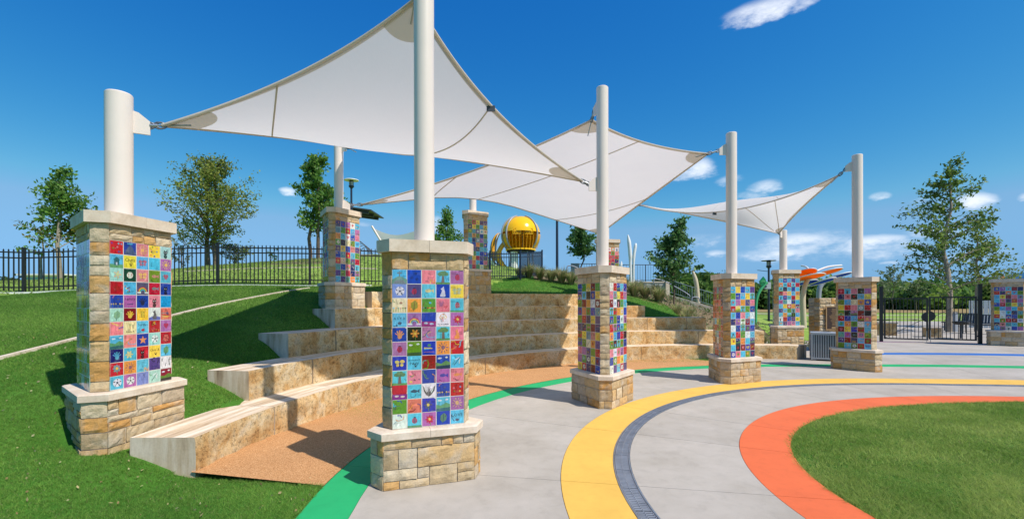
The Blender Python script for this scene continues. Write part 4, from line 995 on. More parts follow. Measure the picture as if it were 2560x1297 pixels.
# ------------------------------------------------------------------ shade sails
def sail(label, corners, anchors, sags, mid=None, bulge=0.0, nu=40, nv=40, seams=(), tagpos=None, extra=None):
    """corners P00,P10,P11,P01 (tri: P01 == P11); sags for edges u0(P00-P10), v1(P10-P11), u1(P01-P11), v0(P00-P01)"""
    P = [Vector(c) for c in corners]; cen = sum(P, Vector((0, 0, 0))) / 4
    def edge(a, b, s, via=None):
        L = (b - a).length; m = (a + b) / 2; d = (cen - m); d = d.normalized() if d.length > 1e-6 else Vector((0, 0, 0))
        if via is not None:
            via = Vector(via); tj, w_ = .42, .17
            def pl(t):
                q = a.lerp(via, t / tj) if t < tj else via.lerp(b, (t - tj) / (1 - tj))
                return q
            def f(t):
                w2 = min(w_, t, 1 - t)
                return (pl(t - w2) + pl(t - w2 * .5) + pl(t) + pl(t + w2 * .5) + pl(t + w2)) / 5
            return f
        if isinstance(s, tuple): dv = Vector(s)
        else: dv = d * (s * L)
        return lambda t: a.lerp(b, t) + dv * (4 * t * (1 - t))
    e0 = edge(P[0], P[1], sags[0]); e1 = edge(P[1], P[2], sags[1]); e2 = edge(P[3], P[2], sags[2]); e3 = edge(P[0], P[3], sags[3], mid)
    def S(u, v):
        # u along P00-P10, v towards P01
        p = e0(u) * (1 - v) + e2(u) * v + e3(v) * (1 - u) + e1(v) * u - (P[0] * (1 - u) * (1 - v) + P[1] * u * (1 - v) + P[3] * (1 - u) * v + P[2] * u * v)
        p.z += bulge * 16 * u * (1 - u) * v * (1 - v)
        if extra: p += extra(u, v)
        return p
    root = thing('shade_sail', label, 'shade sail', tuple(P[0]), 0, 'white shade sails')
    O = P[0]
    b = MB(); vs = [S(i / nu, j / nv) - O for j in range(nv + 1) for i in range(nu + 1)]; w = nu + 1
    b.add(vs, [(j * w + i, j * w + i + 1, (j + 1) * w + i + 1, (j + 1) * w + i) for j in range(nv) for i in range(nu)], 0, None, True)
    link('fabric', b.mesh('fabric', M_FAB), root)
    ctr = S(.5, .5)
    paths = [[(t, 0) for t in np.linspace(0, 1, 50)], [(1, t) for t in np.linspace(0, 1, 50)], [(t, 1) for t in np.linspace(0, 1, 50)], [(0, t) for t in np.linspace(0, 1, 50)]]
    for p in paths:
        pts = [S(*q) - O for q in p]
        if (pts[0] - pts[-1]).length < .1: continue
        b = MB(); b.tube(pts, .022, 6); inn = []
        for q in p:
            qq = (q[0] + (.5 - q[0]) * .03, q[1] + (.5 - q[1]) * .03); inn.append(S(*qq) - O)
        vs = []
        for a_, c_ in zip(pts, inn):
            d = (c_ - a_); d = d.normalized() * .06 if d.length > 1e-5 else d; vs += [a_ + Vector((0, 0, -.006)), a_ + d + Vector((0, 0, -.006))]
        b.add(vs, [(2 * i, 2 * i + 1, 2 * i + 3, 2 * i + 2) for i in range(len(p) - 1)]); link('hem', b.mesh('hem', M_HEM), root)
    for kk, (cu, cv) in enumerate(((0, 0), (1, 0), (1, 1), (0, 1))):
        if anchors[kk] is None: continue
        tip = S(cu, cv); b = MB(); su, sv = (1 if cu == 0 else -1), (1 if cv == 0 else -1)
        Lu = (P[1] - P[0]).length if cv == 0 else (P[2] - P[3]).length; Lv = (P[3] - P[0]).length if cu == 0 else (P[2] - P[1]).length
        Lu = max(Lu, 1.0); Lv = max(Lv, 1.0); rad = .52
        vs = [tip - O + Vector((0, 0, -.012))]; n = 12
        for i in range(n + 1):
            a = math.pi / 2 * i / n; q = S(cu + su * rad / Lu * math.cos(a), cv + sv * rad / Lv * math.sin(a)); vs.append(q - O + Vector((0, 0, -.012)))
        b.add(vs, [(0, i, i + 1) for i in range(1, n + 1)], 0, None, True); pt = link('corner_patch', b.mesh('corner_patch', M_PATCH), root)
        an = Vector(anchors[kk]) - O; tp = tip - O; d = an - tp
        b = MB(); b.tube([tp - d.normalized() * .30, tp], .011, 6)
        b.tube([tp, tp + d * .30], .012, 6); b.tube([tp + d * .28, tp + d * .74], .022, 8); b.tube([tp + d * .72, an], .012, 6)
        link('turnbuckle', b.mesh('turnbuckle', M_STEEL), root)
        q = d.to_track_quat('X', 'Z')
        for f, rr in ((.02, .035), (.16, .04), (.8, .04), (.98, .035)):
            b = MB(); c = tp + d * f; ring_ = [c + q @ Vector((rr * 1.5 * math.cos(t), 0, rr * math.sin(t))) for t in [2 * math.pi * i / 10 for i in range(11)]]; b.tube(ring_, .010, 5); link('shackle', b.mesh('shackle', M_CABLE), root)
        for s in (0, 1):
            if s == 1 and (P[1] - P[2] if cu else P[0] - P[3]).length < .1 or s == 0 and (P[3] - P[2] if cv else P[0] - P[1]).length < .1: continue
            b = MB(); e = S(cu + su * .06, cv) if s == 0 else S(cu, cv + sv * .06); b.tube([e - O, tp + d * .12], .009, 5); link('corner_cable', b.mesh('corner_cable', M_CABLE), root)
    for sm_ in seams:
        pts = [S(*q) - O + Vector((0, 0, -.008)) for q in sm_]; b = MB(); b.tube(pts, .012, 5); link('seam', b.mesh('seam', M_HEM), root)
    if tagpos:
        p = S(*tagpos) - O; b = MB(); b.box(p + Vector((0, 0, -.05)), (.13, .012, .09)); link('maker_tag', b.mesh('maker_tag', M_CHAR), root)
    return S
def lin(u0, v0, u1, v1, n=24): return [(u0 + (u1 - u0) * i / n, v0 + (v1 - v0) * i / n) for i in range(n + 1)]
def anch(k, z, tip):
    x, y, _ = PX[k]; d = Vector((tip[0] - x, tip[1] - y, 0)).normalized() * .25; return (x + d.x, y + d.y, z)
S1 = sail('largest white shade sail, rising to a peak at the post nearest the viewer', (TIP['A'], TIP['B'], TIP['C1'], TIP['F1']),
     (anch('A', 4.03, TIP['A']), anch('B', 5.68, TIP['B']), anch('C', 4.10, TIP['C1']), anch('F', 5.77, TIP['F1'])), (.070, .076, .06, .035), bulge=-.28,
     seams=[lin(.40, 0, .0, .37), lin(1, .46, .12, 1.0)], tagpos=(1, .46))
S2 = sail('white shade sail in the middle, spanning from the picket fence pillar to the tall posts', (TIP['F2'], TIP['C2'], TIP['D'], TIP['I2']),
     (anch('F', 4.34, TIP['F2']), anch('C', 5.62, TIP['C2']), anch('D', 5.52, TIP['D']), anch('I', 4.42, TIP['I2'])), (.055, .06, .0, .03), mid=(-1.30, 15.3, 5.50), bulge=.0,
     seams=[lin(0, .43, 1, .43), lin(0, .78, .56, 1), lin(0, .24, .42, 0)])
def x3(u, v): return Vector((0, .35, .62)) * (math.sin(math.pi * u) ** 1.0 * math.sin(math.pi * min(1, v * 1.0)) * (1 - v) * 1.9)
S3 = sail('white shade sail farthest to the right, its sunlit top seen over its near edge', (TIP['T'], TIP['E'], TIP['H'], TIP['H']),
     (anch('I', 5.5, TIP['T']), anch('E', 5.62, TIP['E']), anch('H', 4.25, TIP['H']), None), ((0, 0, -.62), .03, 0.0, .02), bulge=0.0, extra=x3,
     seams=[lin(.75, 0, .80, 1), lin(.42, 0, .5, .9)], tagpos=(.44, 0))

# ------------------------------------------------------------------ picket fences
def picket_fence(label, pts, mat, h=1.22, sp=.115, posts_at=None, group=None):
    root = thing('picket_fence', label, 'fence', (pts[0][0], pts[0][1], pts[0][2]), 0, group); O = Vector(pts[0])
    pk = MB(); s = .0125; pk.prism([(-s, -s), (s, -s), (s, s), (-s, s)], .06, h - .04); pk.add([(-s, -s, h - .04), (s, -s, h - .04), (s, s, h - .04), (-s, s, h - .04), (0, 0, h)], [(0, 1, 4), (1, 2, 4), (2, 3, 4), (3, 0, 4)])
    pk = pk.mesh('picket', mat); po = MB(); s = .035; po.prism([(-s, -s), (s, -s), (s, s), (-s, s)], -.3, h + .02); po.prism([(-s - .008, -s - .008), (s + .008, -s - .008), (s + .008, s + .008), (-s - .008, s + .008)], h + .02, h + .04); po = po.mesh('fence_post', mat)
    for a, c in zip(pts[:-1], pts[1:]):
        a, c = Vector(a), Vector(c); L = Vector((c.x - a.x, c.y - a.y)).length; n = max(1, round(L / 2.4)); ang = math.atan2(c.y - a.y, c.x - a.x)
        for i in range(n):
            p, q = a.lerp(c, i / n), a.lerp(c, (i + 1) / n); link('fence_post', po, root, p - O, ang)
            for z in (.16, h - .10, h - .25):
                b = MB(); b.bar(p - O + Vector((0, 0, z)), q - O + Vector((0, 0, z)), .03, .035); link('rail', b.mesh('rail', mat), root)
            m = round(L / n / sp)
            for j in range(1, m): link('picket', pk, root, p.lerp(q, j / m) - O, ang)
    link('fence_post', po, root, Vector(pts[-1]) - O, 0)
    return root
FZ = lambda x, y, o=0: (x, y, H1(x, y) + o)
picket_fence('long black picket fence running along the top of the turf slope', [FZ(-20.5, 11.0), FZ(-13.4, 12.56), FZ(-8.79, 13.67), FZ(-6.16, 13.94), FZ(-4.1, 14.9), FZ(-2.5, 16.9), FZ(-1.6, 18.6)], M_BLACK)
picket_fence('short dark navy picket fence in front of the yellow dome, turning a corner', [FZ(-1.6, 18.75), FZ(-.95, 19.9), FZ(.36, 19.9), FZ(1.45, 22.0)], M_NAVY, sp=.1)
# mow strips: pale concrete edging on the slope
def strip(name, pts, w, mat, lift=.012, label=None):
    b = MB()
    for p, q in zip(pts[:-1], pts[1:]): b.bar((p[0], p[1], H1(*p) + lift), (q[0], q[1], H1(*q) + lift), w, .05)
    return struct(name, b.mesh(name, mat))
def curve_pts(ctrl, n=30):
    out = []; m = len(ctrl) - 1
    for i in range(n + 1):
        t = i / n * m; k = min(m - 1, int(t)); f = t - k
        p0, p1, p2, p3 = (Vector(ctrl[max(0, k - 1)]), Vector(ctrl[k]), Vector(ctrl[k + 1]), Vector(ctrl[min(m, k + 2)]))
        out.append(tuple(.5 * ((2 * p1) + (p2 - p0) * f + (2 * p0 - 5 * p1 + 4 * p2 - p3) * f * f + (3 * p1 - p0 - 3 * p2 + p3) * f ** 3)))
    return out
strip('edging_strip', curve_pts([(-7.3, 4.6), (-7.15, 6.35), (-6.9, 9.27), (-6.5, 12.0), (-5.9, 13.3)]), .07, M_CAP)
strip('edging_strip', curve_pts([(-18, 11.35), (-13.3, 12.35), (-8.75, 13.45), (-6.1, 13.72), (-4.4, 14.4)]), .05, M_WHITEP)
strip('edging_strip', curve_pts([(-13, 18.2), (-9, 18.4), (-5.5, 18.6)]), .10, M_CAP)

# ------------------------------------------------------------------ gate
GL, GR = Vector((16.1, 19.95, .13)), Vector((18.72, 18.3, .175))
gd = (GR - GL).normalized(); gang = math.atan2(gd.y, gd.x)
for p, lab in ((GL, 'tall black square gate post at the hinge side nearer the plaque wall'), (GR, 'tall black square gate post beside the pillar without a post')):
    t = thing('gate_post', lab, 'gate post', p, gang, 'tall black gate posts'); b = MB(); b.prism([(-.06, -.06), (.06, -.06), (.06, .06), (-.06, .06)], -.1, 2.36); link('shaft', b.mesh('shaft', M_BLACK), t)
    b = MB(); b.prism([(-.07, -.07), (.07, -.07), (.07, .07), (-.07, .07)], 2.36, 2.39); link('cap', b.mesh('cap', M_BLACK), t)
glen = (GR - GL).length; lw = glen / 2 - .10
bal = MB(); bal.prism([(-.011, -.011), (.011, -.011), (.011, .011), (-.011, .011)], .17, 1.86); bal = bal.mesh('baluster', M_BLACK)
for s, lab in ((0, 'black barred gate leaf on the plaque wall side, half disc plate at its latch'), (1, 'black barred gate leaf beside the pillar without a post, half disc plate at its latch')):
    base = GL + gd * (.09 if s == 0 else glen - .09); t = thing('gate_leaf', lab, 'gate', base, gang, 'leaves of the double gate'); sg = 1 if s == 0 else -1
    b = MB()
    for x in (.03, lw - .03): b.box((sg * x, 0, 1.0), (.06, .05, 1.78))
    for z in (.14, 1.86): b.box((sg * lw / 2, 0, z), (lw - .12, .05, .055))
    link('frame', b.mesh('frame', M_BLACK), t)
    n = 11
    for i in range(1, n): link('baluster', bal, t, (sg * (.06 + (lw - .12) * i / n), 0, 0))
    b = MB(); b.bar((sg * .05, .0, .17), (sg * (lw - .06), .0, 1.05 if s == 0 else 1.05), .018); 
    if s == 1: b = MB(); b.bar((sg * .05, 0, 1.84), (sg * (lw - .06), 0, 1.0), .018)
    link('brace', b.mesh('brace', M_BLACK), t)
    b = MB(); pts = [(sg * (lw - .005) - sg * .21 * math.cos(a), .0, 1.08 + .21 * math.sin(a)) for a in np.linspace(-math.pi / 2, math.pi / 2, 14)]
    vs = [(x, -.034, z) for x, y, z in pts] + [(x, .034, z) for x, y, z in pts]; m = len(pts)
    b.add(vs, [tuple(range(m)), tuple(range(2 * m - 1, m - 1, -1))] + [(i, m + i, m + (i + 1) % m, (i + 1) % m) for i in range(m)]); link('latch_plate', b.mesh('latch_plate', M_BLACK), t)
    for z in (.3, 1.75): b = MB(); b.box((-sg * .035, 0, z), (.09, .03, .05)); link('hinge', b.mesh('hinge', M_BLACK), t)
    b = MB(); b.tube([(sg * (lw - .05), -.04, -.0), (sg * (lw - .05), -.04, .5)], .01, 6); link('drop_bolt', b.mesh('drop_bolt', M_STEEL), t)

# ------------------------------------------------------------------ plaque wall and trash receptacle
def at(px, py, d): return Vector(((px - CX) / FPX * d, d, CH + (HY - .0021 * (px - CX) - py) / FPX * d))
pw = at(2058, 850, 15.9); pwx, pwy = 11.6, 17.0
wall = thing('plaque_wall', 'rough stone wall with bronze plaques behind the trash receptacle', 'wall', (11.75, 17.0, .10), R(6))
wl, wh, wd = 1.95, 1.92, .55
b = MB(); b.box((wl / 2 - .32, .3, wh / 2 - .15), (wl - .03, wd - .03, wh + .27)); link('core', b.mesh('core', M_MORTAR), wall)
o = []; rd = random.Random(3); split_rects(-.32, -.2, wl - .32, wh - .02, rd, o, .55, .24)
for (x0, z0, x1, z1) in o: link('stone', stone_mesh(x1 - x0 - .014, z1 - z0 - .014, rd.randrange(5), .03), wall, ((x0 + x1) / 2, .03, (z0 + z1) / 2), 0, rd.choice(STONE_C))
o = []; split_rects(-wd / 2, -.2, wd / 2, wh - .02, rd, o, .6, .2)
for (x0, z0, x1, z1) in o: link('stone', stone_mesh(x1 - x0 - .012, z1 - z0 - .012, rd.randrange(5), .02), wall, (-.325, .3 + 0 - (x0 + x1) / 2, (z0 + z1) / 2), R(-90), rd.choice(STONE_C))
for px0 in (.22, 1.0):
    b = MB(); b.box((0, 0, 0), (.66, .03, .86)); pl = link('plaque', b.mesh('plaque', M_BRONZE), wall, (px0, -.03, 1.16))
    b = MB()
    for (x, z, w, h) in ((0, .425, .70, .035), (0, -.425, .70, .035), (-.335, 0, .035, .815), (.335, 0, .035, .815)): b.box((x, -.012, z), (w, .03, h))
    link('rim', b.mesh('rim', M_GOLD), pl)
    b = MB(); rd2 = random.Random(4)
    for i in range(15):
        w = rd2.uniform(.16, .46); b.box((0, -.017, .34 - i * .043), (w, .006, .012))
    b.box((0, -.017, -.355), (.24, .008, .06)); link('lettering', b.mesh('lettering', M_GOLD), pl)
tr = thing('trash_receptacle', 'silver slatted trash receptacle standing before the plaque wall', 'trash can', (10.05, 14.75, .003), R(-30))
b = MB(); b.box((0, 0, .45), (.60, .60, .72)); link('liner', b.mesh('liner', M_CHAR), tr)
sl = MB(); sl.box((0, 0, .45), (.034, .012, .72)); sl = sl.mesh('slat', M_SILVER)
for k in range(4):
    a = k * math.pi / 2; n = Vector((math.sin(a), -math.cos(a), 0)); t_ = Vector((math.cos(a), math.sin(a), 0))
    for i in range(10): link('slat', sl, tr, n * .335 + t_ * ((i - 4.5) * .062), a)
b = MB()
for x in (-.34, .34):
    for y in (-.34, .34): b.box((x, y, .45), (.05, .05, .86))
for z in (.07, .84):
    for s in (-1, 1): b.box((0, s * .34, z), (.63, .045, .05)); b.box((s * .34, 0, z), (.045, .63, .05))
link('frame', b.mesh('frame', M_SILVER), tr)
b = MB(); n = 24; vi = [(.2 * math.cos(2 * math.pi * i / n), .2 * math.sin(2 * math.pi * i / n)) for i in range(n)]; vo = [(max(-.36, min(.36, .52 * math.cos(2 * math.pi * i / n))), max(-.36, min(.36, .52 * math.sin(2 * math.pi * i / n)))) for i in range(n)]
vs = [(x, y, .905) for x, y in vi] + [(x, y, .885) for x, y in vo] + [(x, y, .865) for x, y in vo] + [(x, y, .84) for x, y in vi]
b.add(vs, [f for i in range(n) for f in ((i, n + i, n + (i + 1) % n, (i + 1) % n), (n + i, 2 * n + i, 2 * n + (i + 1) % n, n + (i + 1) % n), (3 * n + i, i, (i + 1) % n, 3 * n + (i + 1) % n))]); link('lid', b.mesh('lid', M_SILVER), tr)
b = MB(); [b.box((x, y, .015), (.08, .08, .04)) for x in (-.26, .26) for y in (-.26, .26)]; link('foot', b.mesh('foot', M_SILVER), tr)

# ------------------------------------------------------------------ lamps
def lamp(label, p, h, square=False, arm=False):
    t = thing('street_lamp', label, 'lamp post', p, 0, 'dark park lamp posts'); b = MB(); b.tube([(0, 0, -.3), (0, 0, h - .55)], [.075, .06], 12); link('pole', b.mesh('pole', M_NAVY), t)
    b = MB(); b.tube([(0, 0, h - .55), (0, 0, h - .45), (0, 0, h - .38)], [.06, .16, .16], 14); b.tube([(0, 0, h - .12), (0, 0, h - .06)], [.15, .1], 14); [b.bar((.13 * math.cos(a), .13 * math.sin(a), h - .4), (.13 * math.cos(a), .13 * math.sin(a), h - .1), .02) for a in (0, 1.57, 3.14, 4.71)]
    link('head', b.mesh('head', M_NAVY), t); b = MB(); b.tube([(0, 0, h - .38), (0, 0, h - .12)], .11, 12); link('lens', b.mesh('lens', M_SIGN), t)
    b = MB(); b.tube([(0, 0, h - .06), (0, 0, h - .03), (0, 0, h)], [.44, .44, .1], 24); link('shade_disc', b.mesh('shade_disc', M_NAVY if square else M_WHITEP), t)
    if arm: b = MB(); b.tube([(0, 0, h - .75), (-.75, 0, h - .66)], .018, 6); link('banner_arm', b.mesh('banner_arm', M_NAVY), t)
p = at(879, 515, 28); lamp('dark lamp post with a white disc top beside the shelter roof on the hill', (p.x, p.y, 4.3), at(879, 449, 28).z - 4.3)
p = at(1393, 690, 24); lamp('dark lamp post rising behind the middle sail near the yellow dome', (p.x, p.y, 3.1), 4.4)
p = at(1922, 770, 30); lamp('dark lamp post with a banner arm behind the light blue tiled pillar', (p.x, p.y, .35), at(1922, 650, 30).z - .35, True, True)

# ------------------------------------------------------------------ yellow dome play tower
D0 = at(1302, 600, 33); dz = D0.z; dome = thing('play_tower', 'yellow globe play tower on steel legs behind the navy picket fence', 'play structure', (D0.x, D0.y, 3.0), R(8))
rD = 1.42; zc = dz - 3.0
def globe(b, a0, a1, e0, e1, r, nu, nv, mat=0):
    vs = [(r * math.cos(e) * math.cos(a), r * math.cos(e) * math.sin(a), zc + .35 + r * .95 * math.sin(e)) for e in np.linspace(e0, e1, nv + 1) for a in np.linspace(a0, a1, nu + 1)]; w = nu + 1
    b.add(vs, [(j * w + i, j * w + i + 1, (j + 1) * w + i + 1, (j + 1) * w + i) for j in range(nv) for i in range(nu)], mat, None, True)
b = MB(); globe(b, 0, 2 * math.pi, R(6), R(90), rD, 40, 10); link('shell', b.mesh('shell', M_YELP), dome)
RIBS = [-142, -46, 12, 75, 150, 195]
for k, ad in enumerate(RIBS):
    a = R(ad); b = MB(); pts = [((rD + .05) * math.cos(e) * math.cos(a), (rD + .05) * math.cos(e) * math.sin(a), zc + .35 + (rD + .05) * .95 * math.sin(e)) for e in np.linspace(R(74), R(-48), 18)]
    b.tube(pts, .06, 8); link('rib', b.mesh('rib', M_GREYP), dome)
for k, (a0, a1) in enumerate(((-43, 12), (12, 75), (75, 150), (150, 195), (195, 216))):
    b = MB(); globe(b, R(a0), R(a1), R(-44), R(7.5 if k not in (0, 4) else 0), rD + .01, 8, 8); link('side_panel', b.mesh('side_panel', M_AMB if k in (0, 4) else M_YELP), dome)
b = MB(); zf = zc + .35 - .72 * rD
b.tube([(0, 0, zf - .1), (0, 0, zf)], 1.1, 28); link('deck', b.mesh('deck', M_YELP), dome)
b = MB(); b.tube([(0, 0, zf - .22), (0, 0, zf - .1)], 1.0, 28); link('deck_underside', b.mesh('deck_underside', M_DARK), dome)
for k in range(2):
    b = MB()
    for i in range(6): x = -.75 + k * .85 + i * .11; b.box((x, -1.28, zc + .46), (.03, .03, .42))
    for z in (.27, .46, .66): b.box((-.475 + k * .85, -1.28, zc + z), (.58, .03, .035))
    link('window_grille', b.mesh('window_grille', M_YELP), dome)
b = MB()
for i in range(13):
    a = R(200 + i * 11.5); b.bar((1.2 * math.cos(a), 1.2 * math.sin(a), zf), (1.36 * math.cos(a), 1.36 * math.sin(a), zc + .3), .025)
link('guard_net', b.mesh('guard_net', M_AMB), dome)
for (x, y) in ((-.7, -.5), (.75, -.5), (.7, .6), (-.65, .6), (.35, -.8)):
    b = MB(); b.tube([(x * 1.0, y, zf - .1), (x * 1.25, y * 1.2, -.2)], .06, 8); link('leg', b.mesh('leg', M_GREYP), dome)
b = MB(); b.tube([(-.55, -.4, zf - .1), (-.55, -.4, -.2)], .26, 14); link('column', b.mesh('column', M_WHITEP), dome)
b = MB(); [b.tube([((1.1 + .25 * math.sin(t * 3)) * -1 - .25 * math.sin(t * 3.1), -.1 + i * .35, zf + .55 - t * 1.9) for t in np.linspace(0, 1, 14)], .16, 8) for i in range(2)]; link('slide_tube', b.mesh('slide_tube', M_AMB), dome)
s = at(1238, 690, 31); b = MB(); pts = [at(1216, 655, 31), at(1232, 662, 31), at(1248, 690, 31), at(1262, 700, 31)]
t = thing('slide', 'white slide chute below the yellow globe tower behind the navy fence', 'slide', pts[-1]); O = pts[-1]
vs = [];
for q in pts: vs += [q - O + Vector((0, -.4, .25)), q - O + Vector((0, -.3, 0)), q - O + Vector((0, .3, 0)), q - O + Vector((0, .4, .25))]
b.add(vs, [(4 * i + k, 4 * i + k + 1, 4 * i + k + 5, 4 * i + k + 4) for i in range(3) for k in range(3)]); link('chute', b.mesh('chute', M_WHITEP), t)
b = MB(); [b.box(((q.x - O.x), 0, (q.z - O.z) / 2 - .8), (.5, .5, q.z - O.z + 1.6)) for q in pts[:2]]; link('support', b.mesh('support', M_WHITEP), t)
# second yellow half shell, lower left of the globe
p = at(1252, 625, 34); t = thing('climbing_pod', 'small amber climbing pod of curved ribs left of the yellow globe', 'play structure', (p.x, p.y, p.z)); 
for k in range(5):
    a = R(120 + 30 * k); b = MB(); pts = [(.75 * math.cos(e) * math.cos(a), .75 * math.cos(e) * math.sin(a), 1.25 * math.sin(e)) for e in np.linspace(R(85), R(-75), 14)]; b.tube(pts, [.05] * 14, 6); link('rib', b.mesh('rib', M_AMB if k % 2 else M_GREYP), t)
b = MB(); vs = [(.72 * math.cos(e) * math.cos(a), .72 * math.cos(e) * math.sin(a), 1.2 * math.sin(e)) for e in np.linspace(R(-40), R(80), 9) for a in np.linspace(R(120), R(210), 7)]
b.add(vs, [(j * 7 + i, j * 7 + i + 1, j * 7 + i + 8, j * 7 + i + 7) for j in range(8) for i in range(6)], 0, None, True); link('shell', b.mesh('shell', M_AMB), t)
b = MB(); b.tube([(0, 0, -1.1), (0, 0, -2.9)], .09, 8); link('leg', b.mesh('leg', M_GREYP), t)

# ------------------------------------------------------------------ shelter roof, small sail, net dome, stone wall beyond the fence
p0 = at(903, 530, 34); t = thing('park_shelter', 'dark flat shelter roof on the hill next to the lamp with the disc top', 'shelter', (p0.x, p0.y, 4.4)); zr = p0.z - 4.4
b = MB(); b.box((0, 0, zr), (2.5, 3.2, .08), 0, Matrix.Rotation(R(8), 3, 'Y')); link('roof', b.mesh('roof', M_CHAR), t)
b = MB(); [b.bar((-1.0, y, zr - .02), (.95, y, zr - .28), .12, .22) for y in (-1.2, 0, 1.2)]; link('beam', b.mesh('beam', M_CHAR), t)
for y in (-1.2, 1.2): b = MB(); b.tube([(-.95, y, -.4), (-.95, y, zr)], .07, 8); link('column', b.mesh('column', M_CHAR), t)
t = thing('small_shade_sail', 'small white sail with a leaning mast beyond the picket fence', 'shade sail', at(985, 640, 30))
O = t.location; b = MB(); A_, B_, C_2, D_ = [at(*q) - O for q in ((933, 570, 30), (1036, 578, 31), (1036, 640, 33), (948, 650, 32))]; n = 12
vs = [];
for j in range(n + 1):
    for i in range(n + 1):
        u, v = i / n, j / n; q = (A_.lerp(B_, u)).lerp(D_.lerp(C_2, u), v); q.z -= .35 * math.sin(math.pi * u) * (1 - v) ; q.x += .25 * math.sin(math.pi * v) * (1 - u); vs.append(q)
b.add(vs, [(j * (n + 1) + i, j * (n + 1) + i + 1, (j + 1) * (n + 1) + i + 1, (j + 1) * (n + 1) + i) for j in range(n) for i in range(n)], 0, None, True); link('fabric', b.mesh('fabric', M_FAB), t)
b = MB(); b.tube([at(930, 565, 30) - O, at(975, 640, 30) - O, at(990, 668, 30) - O], .07, 8); link('mast', b.mesh('mast', M_POST), t)
p = at(893, 650, 31); t = thing('net_climber', 'dark arched rope net climber behind the picket fence beside the stone wall', 'play structure', p)
for k in range(5):
    b = MB(); rr = .9 - k * .09; b.tube([(rr * math.cos(a) - .1 + k * .08, k * .3, 1.35 * math.sin(a) * (1 - k * .06)) for a in np.linspace(0, math.pi, 14)], .022, 5); link('hoop', b.mesh('hoop', M_CHAR), t)
t = thing('boulder_wall', 'low tan stone wall on the hill beyond the picket fence', 'wall', at(925, 690, 26)); O = t.location; rd = random.Random(8)
for j in range(5):
    x = -1.2
    while x < 1.8:
        w = rd.uniform(.25, .5); link('stone', stone_mesh(w - .02, .24, rd.randrange(5), .03), t, (x + w / 2, .05 * j, .1 + j * .245), 0, rd.choice(STONE_C)); x += w
b = MB(); b.box((.3, .35, .5), (3, .45, 1.5)); link('core', b.mesh('core', M_MORTAR), t)

# ------------------------------------------------------------------ stairs, ramp, rails, light poles at the right rear
t = thing('retaining_wall', 'pale grey retaining wall at the head of the ramp behind the fountain grasses', 'wall', at(1617, 720, 27)); O = t.location
b = MB(); A_, B_ = at(1560, 707, 27), at(1664, 707, 27); b.box(((A_.x + B_.x) / 2 - O.x, .2, (A_.z - O.z) - .75), (B_.x - A_.x, .4, 1.5)); link('core', b.mesh('core', M_MORTAR), t); rd = random.Random(2)
for j in range(5):
    x = A_.x
    while x < B_.x - .05:
        w = min(rd.uniform(.3, .5), B_.x - x); link('stone', stone_mesh(w - .015, .17, rd.randrange(5), .012), t, (x + w / 2 - O.x, -.01, A_.z - O.z - .1 - j * .18), 0, (.5, .49, .46, 1)); x += w
b = MB(); b.box((B_.x - O.x + .06, .1, A_.z - O.z - .5), (.22, .6, 1.15)); link('pier', b.mesh('pier', M_CAP), t)
b = MB(); b.box(((A_.x + B_.x) / 2 - O.x, .2, (A_.z - O.z) + .04), (B_.x - A_.x + .1, .5, .07)); link('coping', b.mesh('coping', M_CAP), t)
t = thing('ramp_curb', 'sloping concrete ramp edge running down behind the fountain grasses', 'ramp', at(1664, 735, 27)); O = t.location
pts = [at(1664, 737, 27), at(1720, 752, 26.5), at(1790, 772, 26), at(1880, 800, 26)]; b = MB()
for q, r_ in zip(pts[:-1], pts[1:]): b.bar(q - O - Vector((0, 0, .3)), r_ - O - Vector((0, 0, .3)), .3, .7)
link('curb', b.mesh('curb', M_CAP), t)
def railing(label, pts, h, mat, group=None, loop=False, balus=.13, thick=.022, cat='railing', top2=False):
    t = thing('railing', label, cat, pts[0], 0, group); O = Vector(pts[0]); up = Vector((0, 0, h)); pts = [Vector(p) - O for p in pts]
    b = MB(); b.tube([p + up for p in pts], thick, 6); link('top_rail', b.mesh('top_rail', mat), t)
    b = MB(); b.tube([p + up * .12 for p in pts], thick * .8, 6); link('bottom_rail', b.mesh('bottom_rail', mat), t)
    bm_ = MB(); bm_.tube([(0, 0, h * .12), (0, 0, h)], thick * .45, 5); bm_ = bm_.mesh('baluster', mat); ps = MB(); ps.tube([(0, 0, -.2), (0, 0, h)], thick * 1.3, 6); ps = ps.mesh('rail_post', mat)
    for p, q in zip(pts[:-1], pts[1:]):
        n = max(1, int((q - p).length / balus))
        for i in range(n): link('rail_post' if i == 0 or (i == n // 2 and n > 14) else 'baluster', ps if i == 0 or (i == n // 2 and n > 14) else bm_, t, p.lerp(q, i / n))
    link('rail_post', ps, t, pts[-1]); return t
railing('grey green balustrade sloping down along the far side of the ramp', [at(1668, 732, 28.5), at(1730, 752, 28), at(1795, 772, 27.5), at(1880, 800, 27)], .85, M_RAIL, 'ramp balustrades')
railing('dark blue grey fence at the top of the ramp behind the white curved poles', [at(1500, 706, 30), at(1545, 706, 30), at(1580, 706, 30), at(1614, 706, 30), at(1660, 706, 30)], 1.16, M_NAVY, None, balus=.16)
railing('dark blue grey fence behind the hill tree left of the nearer cream post', [at(1428, 700, 31), at(1480, 700, 31), at(1500, 700, 31)], 1.1, M_NAVY, None, balus=.16)
def handrail(label, pts, group='looped steel handrails of the stairs'):
    t = thing('handrail', label, 'handrail', pts[0], 0, group); O = Vector(pts[0]); b = MB(); b.tube([Vector(p) - O for p in curve_pts(pts, 24)], .03, 7); link('rail_tube', b.mesh('rail_tube', M_GREYP), t)
